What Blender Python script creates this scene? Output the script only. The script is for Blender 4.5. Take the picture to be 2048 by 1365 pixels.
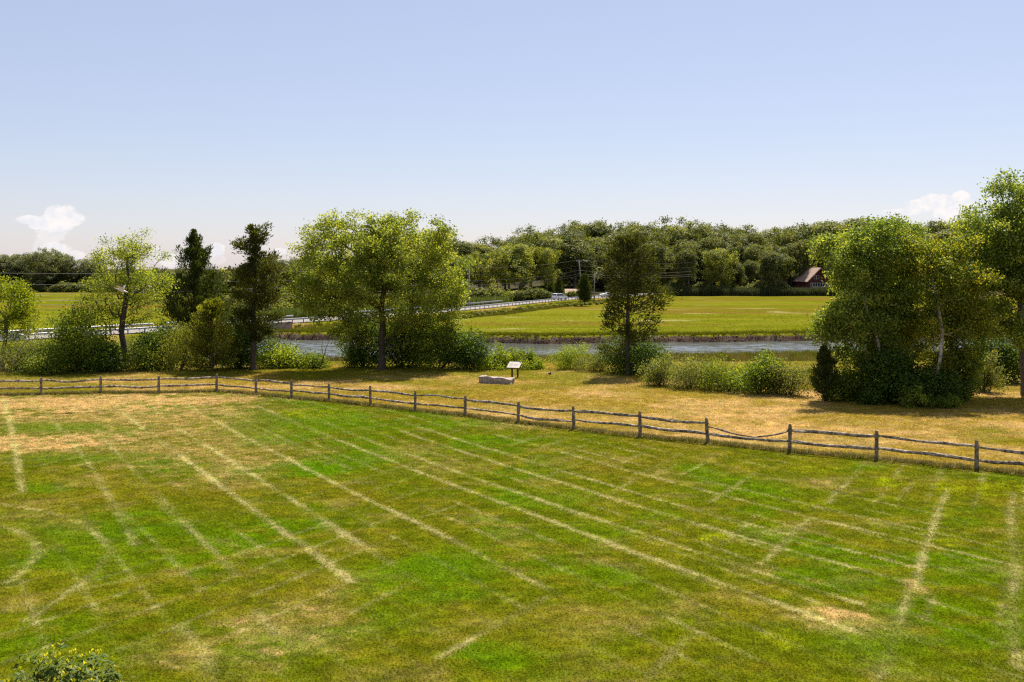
import bpy, bmesh, math, random
import numpy as np
from mathutils import Vector, Matrix, Euler

# ------------------------------------------------------------------ scene, camera, light
S = bpy.context.scene
for o in list(bpy.data.objects): bpy.data.objects.remove(o)
COL = S.collection
CAM_H, HOR, FPX = 6.8, 537.0, 2000.0       # eye height, horizon row and focal length of the 2048 px wide photograph
cam = bpy.data.cameras.new('camera'); camo = bpy.data.objects.new('camera', cam); COL.objects.link(camo)
camo.location = (0, 0, CAM_H); camo.rotation_euler = (math.radians(90), 0, 0)
cam.sensor_width = 36; cam.lens = FPX / 2048 * 36; cam.shift_y = -(682.5 - HOR) / 2048
cam.clip_start = 0.2; cam.clip_end = 20000
S.camera = camo

SUN_EL, SUN_AZ = math.radians(60), math.radians(24)
W = bpy.data.worlds.new('World'); S.world = W; W.use_nodes = True
sun = bpy.data.lights.new('sun', 'SUN'); sun.energy = 5.0; sun.angle = math.radians(0.53); sun.color = (1, .93, .82)
suno = bpy.data.objects.new('sun', sun); COL.objects.link(suno)
sd = Vector((math.sin(SUN_AZ) * math.cos(SUN_EL), math.cos(SUN_AZ) * math.cos(SUN_EL), math.sin(SUN_EL)))
suno.rotation_euler = sd.to_track_quat('Z', 'Y').to_euler(); suno.location = (40, 100, 120)
S.view_settings.view_transform = 'Standard'; S.view_settings.look = 'None'
S.view_settings.exposure = 1.0; S.view_settings.gamma = 1; S.view_settings.use_curve_mapping = False
S.render.engine = 'CYCLES'
S.cycles.max_bounces = 6; S.cycles.diffuse_bounces = 3; S.cycles.glossy_bounces = 2
S.cycles.transmission_bounces = 4; S.cycles.transparent_max_bounces = 4
S.cycles.use_denoising = False; S.cycles.filter_width = 1.25; S.cycles.use_adaptive_sampling = False
S.cycles.caustics_reflective = False; S.cycles.caustics_refractive = False

def az_el(px, py):
    dx, dz = (px - 1024) / FPX, -(py - HOR) / FPX
    return math.atan2(dx, 1), math.atan2(dz, math.hypot(1, dx))

def build_world():
    nt = W.node_tree; nt.nodes.clear(); N, L = nt.nodes.new, nt.links.new
    out = N('ShaderNodeOutputWorld'); bg = N('ShaderNodeBackground'); bg.inputs[1].default_value = 0.05
    sky = N('ShaderNodeTexSky'); sky.sky_type = 'NISHITA'; sky.sun_disc = False
    sky.sun_elevation = SUN_EL; sky.sun_rotation = SUN_AZ
    sky.altitude = 10; sky.air_density = 1.0; sky.dust_density = 0.5; sky.ozone_density = 3.0
    L(bg.outputs[0], out.inputs[0])
    tc = N('ShaderNodeTexCoord'); sep = N('ShaderNodeSeparateXYZ'); L(tc.outputs['Generated'], sep.inputs[0])
    def M(op, a, b=None, clamp=False):
        n = N('ShaderNodeMath'); n.operation = op; n.use_clamp = clamp
        for i, v in enumerate((a, b)):
            if v is None: continue
            if isinstance(v, (int, float)): n.inputs[i].default_value = v
            else: L(v, n.inputs[i])
        return n.outputs[0]
    az = M('ARCTAN2', sep.outputs[0], sep.outputs[1]); el = M('ARCSINE', sep.outputs[2])
    cmb = N('ShaderNodeCombineXYZ'); L(az, cmb.inputs[0]); L(el, cmb.inputs[1])
    nz = N('ShaderNodeTexNoise'); L(cmb.outputs[0], nz.inputs['Vector'])
    nz.inputs['Scale'].default_value = 75; nz.inputs['Detail'].default_value = 8; nz.inputs['Roughness'].default_value = .62
    nj = M('MULTIPLY', M('SUBTRACT', nz.outputs[0], 0.5), 2.3)
    # distant cumulus: (px, py, rx, ry, opacity)
    blobs = [(124, 434, 30, 22, 1), (112, 448, 38, 18, 1), (90, 450, 30, 12, 1), (60, 440, 24, 8, .9), (145, 440, 22, 16, .9), (104, 466, 32, 22, .55), (96, 490, 26, 26, .42),
             (112, 497, 28, 12, .9), (135, 510, 32, 10, .7), (40, 515, 26, 8, .6),
             (330, 518, 26, 12, .7), (305, 500, 12, 8, .6), (350, 527, 30, 10, .6), (430, 500, 20, 14, .8), (428, 520, 24, 12, .35),
             (560, 503, 18, 8, .7),
             (1845, 412, 34, 14, 1), (1875, 405, 36, 18, 1), (1910, 415, 44, 24, 1), (1922, 392, 16, 12, 1), (1800, 425, 40, 8, .7)]
    dens = None; topl = None
    for px, py, rx, ry, op in blobs:
        a, e = az_el(px, py); ra, re = rx / FPX, ry / FPX
        dx = M('DIVIDE', M('SUBTRACT', az, a), ra); dy = M('DIVIDE', M('SUBTRACT', el, e), re)
        r2 = M('ADD', M('MULTIPLY', dx, dx), M('MULTIPLY', dy, dy))
        f = M('ADD', M('SUBTRACT', 1.0, r2), nj)
        f = M('MULTIPLY', M('MULTIPLY', f, 2.7, True), op)
        dens = f if dens is None else M('MAXIMUM', dens, f)
    n2 = N('ShaderNodeTexNoise'); L(cmb.outputs[0], n2.inputs['Vector']); n2.inputs['Scale'].default_value = 110; n2.inputs['Detail'].default_value = 3
    rp = N('ShaderNodeValToRGB'); L(n2.outputs[0], rp.inputs[0])
    rp.color_ramp.elements[0].position = .35; rp.color_ramp.elements[0].color = (8.6, 8.7, 9.2, 1)
    rp.color_ramp.elements[1].position = .62; rp.color_ramp.elements[1].color = (10.2, 9.7, 9.5, 1)
    # hazy summer air: the clear sky paled evenly
    hz = N('ShaderNodeVectorMath'); hz.operation = 'MULTIPLY_ADD'; L(sky.outputs[0], hz.inputs[0]); hz.inputs[1].default_value = (.86, .73, .71); hz.inputs[2].default_value = (2.6, 2.9, 3.75)
    mx = N('ShaderNodeMixRGB'); L(M('MULTIPLY', dens, .96), mx.inputs[0]); L(hz.outputs[0], mx.inputs[1]); L(rp.outputs[0], mx.inputs[2])
    L(mx.outputs[0], bg.inputs[0])
build_world()

# ------------------------------------------------------------------ helpers
rng = np.random.default_rng(7)
def PX(px, D): return (px - 1024) / FPX * D
def ZY(py, D): return CAM_H - (py - HOR) / FPX * D
def DG(py, z=0.0): return (CAM_H - z) * FPX / (py - HOR)
def W2(px, py, z=0.0):
    d = DG(py, z); return (PX(px, d), d)

def _hash(ix, iy, iz):
    h = (ix.astype(np.int64) * 374761393 + iy.astype(np.int64) * 668265263 + iz.astype(np.int64) * 2147483647 + 1013904223) & 0xFFFFFFFF
    h = ((h ^ (h >> 13)) * 1274126177) & 0xFFFFFFFF
    h = ((h ^ (h >> 16)) * 2246822519) & 0xFFFFFFFF
    return ((h ^ (h >> 15)) & 0xFFFFFF) / float(0xFFFFFF)
def vnoise(x, y, z=None):
    x = np.asarray(x, float); y = np.asarray(y, float); z = np.zeros_like(x) if z is None else np.asarray(z, float) + np.zeros_like(x)
    fx, fy, fz = np.floor(x), np.floor(y), np.floor(z); tx, ty, tz = x - fx, y - fy, z - fz
    tx = tx * tx * (3 - 2 * tx); ty = ty * ty * (3 - 2 * ty); tz = tz * tz * (3 - 2 * tz)
    r = 0
    for a in (0, 1):
        for b in (0, 1):
            for c in (0, 1):
                r = r + _hash(fx + a, fy + b, fz + c) * (tx if a else 1 - tx) * (ty if b else 1 - ty) * (tz if c else 1 - tz)
    return r
def fbm(x, y, z=0.0, o=4):
    r, a, t = 0, .5, 0
    for i in range(o):
        r = r + a * vnoise(x * 2 ** i + 17 * i, y * 2 ** i + 31 * i, np.zeros_like(np.asarray(x, float)) + z * 2 ** i); t += a; a *= .5
    return r / t
def smooth(a, b, x):
    t = np.clip((np.asarray(x, float) - a) / (b - a), 0, 1); return t * t * (3 - 2 * t)

def mesh_np(name, V, faces, mat=None, attrs=None, smooth_=False):
    """V (n,3); faces = list of (m,k) index arrays"""
    me = bpy.data.meshes.new(name); V = np.asarray(V, np.float32)
    me.vertices.add(len(V)); me.vertices.foreach_set('co', V.ravel())
    faces = [np.asarray(f, np.int32) for f in faces if len(f)]
    nl = sum(f.size for f in faces); nf = sum(len(f) for f in faces)
    me.loops.add(nl); me.polygons.add(nf)
    me.loops.foreach_set('vertex_index', np.concatenate([f.ravel() for f in faces]))
    st, tot, c = [], [], 0
    for f in faces:
        k = f.shape[1]; st.append(c + np.arange(len(f)) * k); tot.append(np.full(len(f), k)); c += f.size
    me.polygons.foreach_set('loop_start', np.concatenate(st).astype(np.int32))
    me.polygons.foreach_set('loop_total', np.concatenate(tot).astype(np.int32))
    if smooth_: me.polygons.foreach_set('use_smooth', np.ones(nf, bool))
    for an, (typ, data) in (attrs or {}).items():
        at = me.attributes.new(an, typ, 'POINT')
        at.data.foreach_set('color' if typ == 'FLOAT_COLOR' else ('vector' if typ == 'FLOAT_VECTOR' else 'value'), np.asarray(data, np.float32).ravel())
    me.update(); me.validate()
    if mat: me.materials.append(mat)
    return me
def add(name, me, parent=None, loc=(0, 0, 0), rot=(0, 0, 0), scale=(1, 1, 1)):
    o = bpy.data.objects.new(name, me); COL.objects.link(o); o.location = loc; o.rotation_euler = rot; o.scale = scale
    if parent: o.parent = parent
    return o
def thing(name, label, cat, loc=(0, 0, 0), rz=0, group=None):
    o = bpy.data.objects.new(name, None); COL.objects.link(o); o.location = loc; o.rotation_euler = (0, 0, rz)
    o.empty_display_size = .3
    return tag(o, label, cat, group)
def tag(o, label=None, cat=None, group=None, kind=None):
    if label: o['label'] = label
    if cat: o['category'] = cat
    if group: o['group'] = group
    if kind: o['kind'] = kind
    return o
class MB:
    """collects simple solids into one mesh"""
    def __init__(s): s.V, s.F = [], []
    def box(s, c, d, rz=0, rx=0, ry=0, taper=1.0):
        x, y, z = d[0] / 2, d[1] / 2, d[2] / 2; b = len(s.V); R = Euler((rx, ry, rz)).to_matrix()
        for sx, sy, sz in ((-1, -1, -1), (1, -1, -1), (1, 1, -1), (-1, 1, -1), (-1, -1, 1), (1, -1, 1), (1, 1, 1), (-1, 1, 1)):
            t = taper if sz > 0 else 1
            s.V.append(tuple(R @ Vector((sx * x * t, sy * y * t, sz * z)) + Vector(c)))
        for f in ((0, 3, 2, 1), (4, 5, 6, 7), (0, 1, 5, 4), (1, 2, 6, 5), (2, 3, 7, 6), (3, 0, 4, 7)): s.F.append(tuple(b + i for i in f))
        return s
    def tube(s, pts, rad, n=6, cap=True):
        pts = [Vector(p) for p in pts]; rad = rad if hasattr(rad, '__len__') else [rad] * len(pts); b = len(s.V)
        for i, p in enumerate(pts):
            t = (pts[min(i + 1, len(pts) - 1)] - pts[max(i - 1, 0)]).normalized()
            u = t.cross(Vector((0, 0, 1)) if abs(t.z) < .9 else Vector((1, 0, 0))).normalized(); v = t.cross(u)
            for k in range(n):
                a = 2 * math.pi * k / n; s.V.append(tuple(p + (u * math.cos(a) + v * math.sin(a)) * rad[i]))
        for i in range(len(pts) - 1):
            for k in range(n):
                a0, a1 = b + i * n + k, b + i * n + (k + 1) % n; s.F.append((a0, a1, a1 + n, a0 + n))
        if cap:
            s.F.append(tuple(b + k for k in range(n))[::-1]); e = b + (len(pts) - 1) * n; s.F.append(tuple(e + k for k in range(n)))
        return s
    def prism(s, poly, y0, y1, M=None):
        """poly in xz, extruded along y"""
        b = len(s.V); n = len(poly)
        for y in (y0, y1):
            for x, z in poly:
                p = Vector((x, y, z)); s.V.append(tuple(M @ p if M else p))
        s.F.append(tuple(b + i for i in range(n))); s.F.append(tuple(b + n + i for i in range(n))[::-1])
        for i in range(n): s.F.append((b + (i + 1) % n, b + i, b + n + i, b + n + (i + 1) % n))
        return s
    def mesh(s, name, mat, bevel=0, sm=False):
        me = bpy.data.meshes.new(name); me.from_pydata(s.V, [], s.F)
        bm = bmesh.new(); bm.from_mesh(me); bmesh.ops.recalc_face_normals(bm, faces=bm.faces)
        if bevel: bmesh.ops.bevel(bm, geom=list(bm.edges), offset=bevel, segments=2, affect='EDGES', profile=.6)
        bm.to_mesh(me); bm.free()
        if sm:
            for p in me.polygons: p.use_smooth = True
        me.materials.append(mat); return me

# ------------------------------------------------------------------ materials
def newmat(name):
    m = bpy.data.materials.new(name); m.use_nodes = True; nt = m.node_tree
    return m, nt, nt.nodes['Principled BSDF'], nt.nodes.new, nt.links.new
def mat_plain(name, col, rough=.7, noise=0, nscale=8, metal=0, spec=.3, bump=0, col2=None, detail=5):
    m, nt, p, N, L = newmat(name)
    p.inputs['Roughness'].default_value = rough; p.inputs['Metallic'].default_value = metal; p.inputs['Specular IOR Level'].default_value = spec
    p.inputs['Base Color'].default_value = (*col, 1)
    if noise or col2 or bump:
        tc = N('ShaderNodeTexCoord'); nz = N('ShaderNodeTexNoise'); nz.inputs['Scale'].default_value = nscale; nz.inputs['Detail'].default_value = detail
        L(tc.outputs['Object'], nz.inputs['Vector'])
        r = N('ShaderNodeValToRGB'); L(nz.outputs[0], r.inputs[0])
        c2 = col2 or tuple(min(1, c * (1 + noise)) for c in col); c1 = col if col2 else tuple(c * (1 - noise) for c in col)
        r.color_ramp.elements[0].position = .36; r.color_ramp.elements[0].color = (*c1, 1)
        r.color_ramp.elements[1].position = .66; r.color_ramp.elements[1].color = (*c2, 1)
        L(r.outputs[0], p.inputs['Base Color'])
        if bump:
            b = N('ShaderNodeBump'); b.inputs['Strength'].default_value = bump; b.inputs['Distance'].default_value = .02
            L(nz.outputs[0], b.inputs['Height']); L(b.outputs[0], p.inputs['Normal'])
    return m
def mat_leaf(name, dark, mid, light, trans=.38, rough=.45, spec=.35, tint=(1.18, 1.15, .45), gain=(1.98, 1.80, 1.25)):
    """per-leaf colour from the attribute v, with light coming through the blade"""
    m, nt, p, N, L = newmat(name); trans = min(.62, trans + .15); spec *= .45; rough = max(rough, .5)
    dark, mid, light = [tuple(c * g_ for c, g_ in zip(q, gain)) for q in (dark, mid, light)]
    a = N('ShaderNodeAttribute'); a.attribute_name = 'v'
    r = N('ShaderNodeValToRGB'); L(a.outputs['Fac'], r.inputs[0]); e = r.color_ramp.elements
    e[0].position = .1; e[0].color = (*dark, 1); e[1].position = .92; e[1].color = (*light, 1)
    k = e.new(.5); k.color = (*mid, 1)
    L(r.outputs[0], p.inputs['Base Color']); p.inputs['Roughness'].default_value = rough; p.inputs['Specular IOR Level'].default_value = spec
    t = N('ShaderNodeBsdfTranslucent'); mu = N('ShaderNodeMixRGB'); mu.blend_type = 'MULTIPLY'; mu.inputs[0].default_value = 1
    L(r.outputs[0], mu.inputs[1]); mu.inputs[2].default_value = (*tint, 1); L(mu.outputs[0], t.inputs[0])
    mx = N('ShaderNodeMixShader'); mx.inputs[0].default_value = trans; L(p.outputs[0], mx.inputs[1]); L(t.outputs[0], mx.inputs[2])
    L(mx.outputs[0], nt.nodes['Material Output'].inputs[0]); return m
def mat_vcol(name, nscale=3.0, amt=.35, bump=.4, rough=.95, dist=.05, stretch=(1, 1, 1)):
    """ground: colour attribute 'col' broken up by fine noise"""
    m, nt, p, N, L = newmat(name); p.inputs['Roughness'].default_value = rough; p.inputs['Specular IOR Level'].default_value = 0
    a = N('ShaderNodeAttribute'); a.attribute_name = 'col'; g = N('ShaderNodeNewGeometry')
    mp = N('ShaderNodeMapping'); mp.inputs['Scale'].default_value = stretch; L(g.outputs['Position'], mp.inputs[0])
    nz = N('ShaderNodeTexNoise'); nz.inputs['Scale'].default_value = nscale; nz.inputs['Detail'].default_value = 7; nz.inputs['Roughness'].default_value = .7
    L(mp.outputs[0], nz.inputs['Vector'])
    mr = N('ShaderNodeMapRange'); L(nz.outputs[0], mr.inputs[0]); mr.inputs[1].default_value = .25; mr.inputs[2].default_value = .75
    mr.inputs[3].default_value = 1 - amt; mr.inputs[4].default_value = 1 + amt
    v = N('ShaderNodeVectorMath'); v.operation = 'MULTIPLY'; L(a.outputs['Color'], v.inputs[0]); L(mr.outputs[0], v.inputs[1])
    L(v.outputs[0], p.inputs['Base Color'])
    b = N('ShaderNodeBump'); b.inputs['Strength'].default_value = bump; b.inputs['Distance'].default_value = dist
    L(nz.outputs[0], b.inputs['Height']); L(b.outputs[0], p.inputs['Normal']); return m
def mat_blade(name, trans=.35):
    m, nt, p, N, L = newmat(name); p.inputs['Roughness'].default_value = .6; p.inputs['Specular IOR Level'].default_value = .06
    a = N('ShaderNodeAttribute'); a.attribute_type = 'INSTANCER'; a.attribute_name = 'gcol'
    L(a.outputs['Color'], p.inputs['Base Color'])
    t = N('ShaderNodeBsdfTranslucent'); L(a.outputs['Color'], t.inputs[0])
    mx = N('ShaderNodeMixShader'); mx.inputs[0].default_value = trans; L(p.outputs[0], mx.inputs[1]); L(t.outputs[0], mx.inputs[2])
    L(mx.outputs[0], nt.nodes['Material Output'].inputs[0]); return m

M_BARK = mat_plain('bark', (.075, .055, .04), .9, .5, 14, bump=.6)
M_BARKG = mat_plain('bark_grey', (.13, .115, .095), .9, .45, 12, bump=.5)
M_BIRCH = mat_plain('bark_pale', (.16, .13, .10), .8, nscale=7, col2=(.48, .42, .36), bump=.3)
M_DEAD = mat_plain('dead_wood', (.30, .25, .20), .85, .35, 10, bump=.3)
M_MAPLE = mat_leaf('leaf_spreading', (.050, .072, .012), (.105, .135, .022), (.19, .205, .045), .42, gain=(2.5, 2.32, 2.0))
M_LOCUST = mat_leaf('leaf_locust', (.060, .090, .014), (.115, .155, .026), (.20, .225, .04), .45, gain=(2.45, 2.15, 1.9))
M_YELLOW = mat_leaf('leaf_yellow', (.075, .100, .010), (.135, .155, .012), (.21, .21, .016), .5, gain=(1.65, 1.7, 1.1))
M_CEDAR = mat_leaf('cedar_spray', (.018, .030, .009), (.036, .050, .014), (.078, .088, .024), .22, .7, .15, gain=(1.6, 1.55, 1.2))
M_CEDARB = mat_leaf('cedar_spray_brown', (.026, .033, .010), (.052, .060, .016), (.105, .105, .030), .25, .7, .15, gain=(1.6, 1.55, 1.2))
M_JUN = mat_leaf('juniper_spray', (.060, .066, .014), (.125, .125, .026), (.22, .20, .04), .35, .7, .15, gain=(1.62, 1.72, 1.2))
M_SHRUBD = mat_leaf('leaf_dark_shrub', (.016, .035, .008), (.036, .066, .013), (.085, .125, .026), .32, .4, .4, gain=(2.0, 1.85, 1.3))
M_SHRUB = mat_leaf('leaf_shrub', (.040, .070, .012), (.085, .125, .020), (.165, .195, .038), .4, .45, .35)
M_SHRUBY = mat_leaf('leaf_bright_shrub', (.085, .110, .014), (.155, .185, .020), (.25, .26, .035), .45, gain=(1.5, 1.6, 1.1))
M_SHRUBO = mat_leaf('leaf_olive_shrub', (.075, .085, .024), (.135, .140, .042), (.22, .21, .075), .4, gain=(1.35, 1.42, 1.2))
M_POPLAR = mat_leaf('leaf_poplar', (.030, .052, .010), (.068, .100, .017), (.155, .175, .042), .38, .35, .5, gain=(3.15, 2.85, 2.4))
M_POPLARY = mat_leaf('leaf_poplar_yellow', (.034, .056, .010), (.070, .100, .014), (.165, .155, .016), .44, .4, .4, gain=(2.45, 2.2, 1.9))
M_WOODD = mat_leaf('leaf_wood_dark', (.020, .033, .010), (.045, .062, .018), (.085, .100, .032), .3, .5, .3, gain=(2.6, 2.2, 2.1))
M_WOODM = mat_leaf('leaf_wood_mid', (.028, .044, .012), (.060, .080, .020), (.110, .125, .036), .32, .5, .3, gain=(2.6, 2.2, 2.1))
M_WOODL = mat_leaf('leaf_wood_light', (.045, .068, .013), (.088, .115, .022), (.150, .170, .036), .36, .5, .3, gain=(2.6, 2.2, 2.1))
M_FARL = mat_leaf('leaf_far_shore', (.028, .044, .020), (.058, .076, .034), (.105, .120, .056), .3, .5, .3, gain=(2.6, 2.2, 2.1))  # bluer leaf tones, distance haze put into the colour

# ------------------------------------------------------------------ land: road line, creek banks, heights
def catmull(P, n=16):
    P = [np.array(p, float) for p in P]; P = [2 * P[0] - P[1]] + P + [2 * P[-1] - P[-2]]; out = []
    for i in range(1, len(P) - 2):
        for k in range(n):
            t = k / n; a, b, c, d = P[i - 1:i + 3]
            out.append(.5 * (2 * b + (c - a) * t + (2 * a - 5 * b + 4 * c - d) * t * t + (3 * b - a - 3 * c + d) * t ** 3))
    out.append(P[-2]); return np.array(out)
ROAD_E = catmull([(-110, 78), (-80, 100), (-58, 127), (-34, 164), (-10.8, 209), (12.5, 272), (29, 303), (44, 330), (58, 368), (66, 420)], 24)
def tangents(P):
    t = np.gradient(P, axis=0); return t / np.linalg.norm(t, axis=1)[:, None]
ROAD_T = tangents(ROAD_E); ROAD_N = np.stack([-ROAD_T[:, 1], ROAD_T[:, 0]], 1)       # points to the far side
ROAD_W = 7.0; ROAD_Z = -2.0
ROAD_C = ROAD_E + ROAD_N * ROAD_W / 2
def road_dist(x, y):
    x = np.asarray(x); y = np.asarray(y); best = np.full(x.shape, 1e9)
    for p in ROAD_C[::2]: best = np.minimum(best, (x - p[0]) ** 2 + (y - p[1]) ** 2)
    return np.sqrt(best)
Z_MARSH, Z_WATER = -3.0, -4.1
def far_bank(x): return np.interp(x, [-140, -60, -36, -15, 5, 20, 50, 90, 140], [175, 160, 154, 149, 145, 147, 152.5, 160, 172]) + (fbm(np.asarray(x) * .25, x * 0 + 3., 0., 3) - .5) * 2.2
def near_bank(x): return np.interp(x, [-140, -36, 0, 18, 50, 90, 140], [109, 112, 115, 119, 124, 131, 141]) + (fbm(np.asarray(x) * .2, x * 0 + 9., 0., 3) - .5) * 4
def shore(x): return np.interp(x, [-400, -120, -60, -20, 0, 20, 40, 300], [410, 410, 405, 330, 318, 325, 354, 360])
def land_z(x, y):
    x = np.asarray(x, float); y = np.asarray(y, float)
    z = np.where(y < 72, 0., -3.6 * smooth(71, 98, y)) - .1 * smooth(98, 112, y)
    fb, nb = far_bank(x), near_bank(x)
    bed = smooth(nb - 1, nb + 3, y) * (1 - smooth(fb - 2.3, fb + .25, y))
    z = np.where(y > fb - 2.4, Z_MARSH + (fbm(x * .08, y * .08, 0., 3) - .5) * .25, z)
    z = z * (1 - bed) + -5.2 * bed
    hill = smooth(0, 130, y - shore(x)) * 9 + smooth(100, 900, y - shore(x)) * 14
    hill = hill * smooth(-25, 45, x)
    z = z + np.where(y > fb, smooth(0, 12, y - shore(x)) * .7 + hill, 0)
    rd = road_dist(x, y); nb_ = np.hypot(x + 40, y - 155.5) < 6.2; k = 1 - np.where(nb_, smooth(4.3, 4.9, rd), smooth(4.6, 8.5, rd))
    cross = smooth(-1, 1, y - 140) * 0
    k = k * (1 - ((np.abs(x + 45) < 9) & (np.abs(y - 152) < 14) & (bed > .5)))
    z = z * (1 - k) + (ROAD_Z - .12) * k
    # creeks winding through the left marsh
    if True:
        cl = 250 + 18 * np.sin(x * .02) ; c2 = 330 + 12 * np.sin(x * .03 + 1)
        c = ((np.abs(y - cl) < 3.2) | (np.abs(y - c2) < 4)) & (x < -45) & (rd > 12)
        z = np.where(c, -4.9, z)
    return z

# ---- painted wear of the mown lawn: tyre tracks, dry and lush patches (world coordinates)
TR = [  # (width m, strength, [(px,py)...]) traced tracks on the lawn, converted to ground points
 (.48, .85, [(8, 800), (28, 880), (45, 985)]), (.45, .6, [(60, 800), (116, 853), (164, 908), (191, 949), (219, 990), (239, 1031), (270, 1090)]),
 (.35, .55, [(191, 860), (222, 891), (246, 921), (284, 956), (328, 997), (349, 1027), (403, 1075), (472, 1150)]),
 (.42, .95, [(239, 819), (294, 863), (328, 887), (359, 911), (410, 945), (458, 983), (502, 1017), (540, 1038), (581, 1072), (632, 1109), (700, 1164)]),
 (.42, .85, [(352, 856), (393, 880), (437, 908), (485, 935), (540, 973), (615, 1017), (660, 1050), (790, 1130)]),
 (.35, .8, [(376, 809), (427, 843), (495, 877), (533, 897), (588, 921), (664, 962), (735, 1003), (780, 1020), (828, 1044), (950, 1100)]),
 (.3, .5, [(441, 819), (502, 846), (581, 884), (670, 925), (700, 938)]),
 (.36, .85, [(513, 812), (581, 839), (632, 867), (718, 897), (790, 921), (841, 945), (910, 973), (968, 993), (1043, 1020), (1111, 1048), (1190, 1080), (1300, 1115), (1383, 1139), (1486, 1181), (1565, 1214), (1639, 1243), (1726, 1262)]),
 (.3, .55, [(602, 826), (640, 839), (697, 867)]),
 (.33, .8, [(729, 877), (780, 897), (841, 918), (906, 938), (958, 962), (1022, 980), (1060, 1000), (1145, 1020), (1231, 1048), (1320, 1075), (1407, 1110), (1523, 1143), (1652, 1189), (1730, 1210)]),
 (.34, .9, [(804, 863), (889, 894), (951, 911), (1002, 928), (1060, 949), (1145, 973), (1217, 993), (1300, 1019), (1403, 1048), (1466, 1069), (1569, 1098), (1656, 1123), (1739, 1143), (1813, 1164)]),
 (.3, .8, [(841, 853), (923, 880), (978, 901), (1036, 918), (1128, 942), (1197, 966), (1282, 986), (1375, 1011), (1494, 1048), (1590, 1073), (1714, 1106), (1817, 1135)]),
 (.3, .9, [(992, 867), (1040, 884), (1087, 897), (1180, 921), (1245, 939), (1300, 953), (1383, 970), (1482, 999), (1598, 1028), (1714, 1057), (1875, 1094), (1962, 1119), (2045, 1140)]),
 (.28, .7, [(1091, 887), (1180, 904), (1265, 925), (1333, 945), (1449, 966), (1548, 995), (1673, 1024), (1776, 1044), (1867, 1065), (1946, 1086), (2045, 1110)]),
 (.28, .55, [(1395, 920), (1507, 945), (1590, 966), (1652, 982), (1776, 1007), (1880, 1032)]),
 (.4, .55, [(0, 1008), (90, 1022), (165, 1045), (205, 1078), (222, 1105), (190, 1145), (120, 1195), (55, 1240)]),
 (.55, .6, [(7, 1052), (48, 1066), (68, 1085), (78, 1105), (52, 1138), (15, 1165)]), (.45, .4, [(144, 1181), (219, 1167), (300, 1150)]),
 (.4, .7, [(877, 1317), (916, 1294), (955, 1271), (994, 1255), (1023, 1232), (1061, 1215), (1091, 1197)]), (.35, .6, [(1028, 1145), (1098, 1178)]),
 (.4, .5, [(1300, 1350), (1345, 1305), (1391, 1268)]),
 (.40, .8, [(1896, 978), (1879, 1015), (1863, 1065), (1850, 1098), (1838, 1144), (1830, 1177)]), (.45, .5, [(1820, 1177), (1793, 1255), (1776, 1317), (1755, 1365)]),
 (.35, .7, [(1718, 945), (1673, 986), (1656, 1007)]), (.35, .6, [(1619, 1036), (1569, 1086), (1532, 1119)]), (.35, .7, [(1511, 945), (1466, 974), (1420, 1003)]),
 (.35, .6, [(1826, 966), (1797, 999)]), (.5, .55, [(2028, 986), (2020, 1032), (2033, 1115), (2024, 1214), (2037, 1338)]),
 (.25, .5, [(1163, 925), (1098, 952)]), (.25, .55, [(1300, 952), (1350, 928)]), (.25, .5, [(1224, 986), (1275, 955)]), (.25, .5, [(670, 870), (776, 850)]), (.28, .5, [(828, 1041), (917, 1010)]),
 (.55, .5, [(359, 1249), (403, 1294), (427, 1342)]), (.5, .5, [(513, 1219), (554, 1267)])]
PATCH = [  # (px,py,rx,ry,kind,strength)  kind d dry, g lush, y tall yellow-green
 (230, 835, 360, 45, 'd', .58), (420, 900, 200, 40, 'd', .45), (150, 805, 330, 22, 'd', .95), (390, 800, 170, 15, 'd', .8), (60, 885, 190, 22, 'd', .9), (230, 875, 110, 25, 'd', .6), (360, 905, 170, 30, 'd', .5), (480, 930, 120, 30, 'd', .5),
 (560, 1260, 140, 60, 'd', .42), (540, 1300, 40, 14, 'd', .7), (640, 1225, 60, 18, 'd', .5), (1680, 1240, 90, 26, 'd', .85), (1240, 1240, 120, 34, 'd', .28), (1380, 1230, 60, 20, 'd', .4), (1830, 1172, 22, 16, 'd', .7),
 (1040, 852, 90, 9, 'd', .5), (830, 900, 60, 14, 'd', .35), (900, 935, 80, 16, 'd', .35), (1480, 1130, 60, 18, 'd', .35), (1150, 1255, 100, 30, 'd', .18), (400, 1300, 70, 40, 'd', .4), (1640, 965, 40, 10, 'd', .5), (1380, 1215, 70, 25, 'd', .4),
 (100, 855, 120, 10, 'g', .6), (150, 915, 140, 9, 'g', .6), (640, 938, 70, 16, 'g', 1), (880, 1150, 140, 50, 'g', .7), (650, 850, 140, 22, 'g', .7), (960, 880, 90, 10, 'g', .8), (1000, 1320, 130, 40, 'g', .8), (760, 915, 60, 14, 'g', .6),
 (1750, 1290, 140, 50, 'g', .5), (150, 1090, 240, 60, 'g', .5), (120, 1290, 160, 50, 'g', .35), (620, 826, 60, 8, 'y', .8), (1500, 980, 110, 20, 'g', .6), (1200, 1060, 90, 20, 'g', .5), (1100, 1000, 110, 22, 'g', .5), (1330, 1030, 80, 16, 'g', .4),
 (1780, 965, 36, 9, 'y', 1), (1960, 978, 90, 12, 'y', .85), (1410, 1070, 36, 9, 'y', 1), (1900, 1080, 30, 9, 'y', .9), (1560, 1275, 40, 12, 'y', .6), (1625, 938, 40, 7, 'y', .7), (1345, 1270, 30, 14, 'y', .5), (1640, 1010, 40, 9, 'y', .5)]
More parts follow.
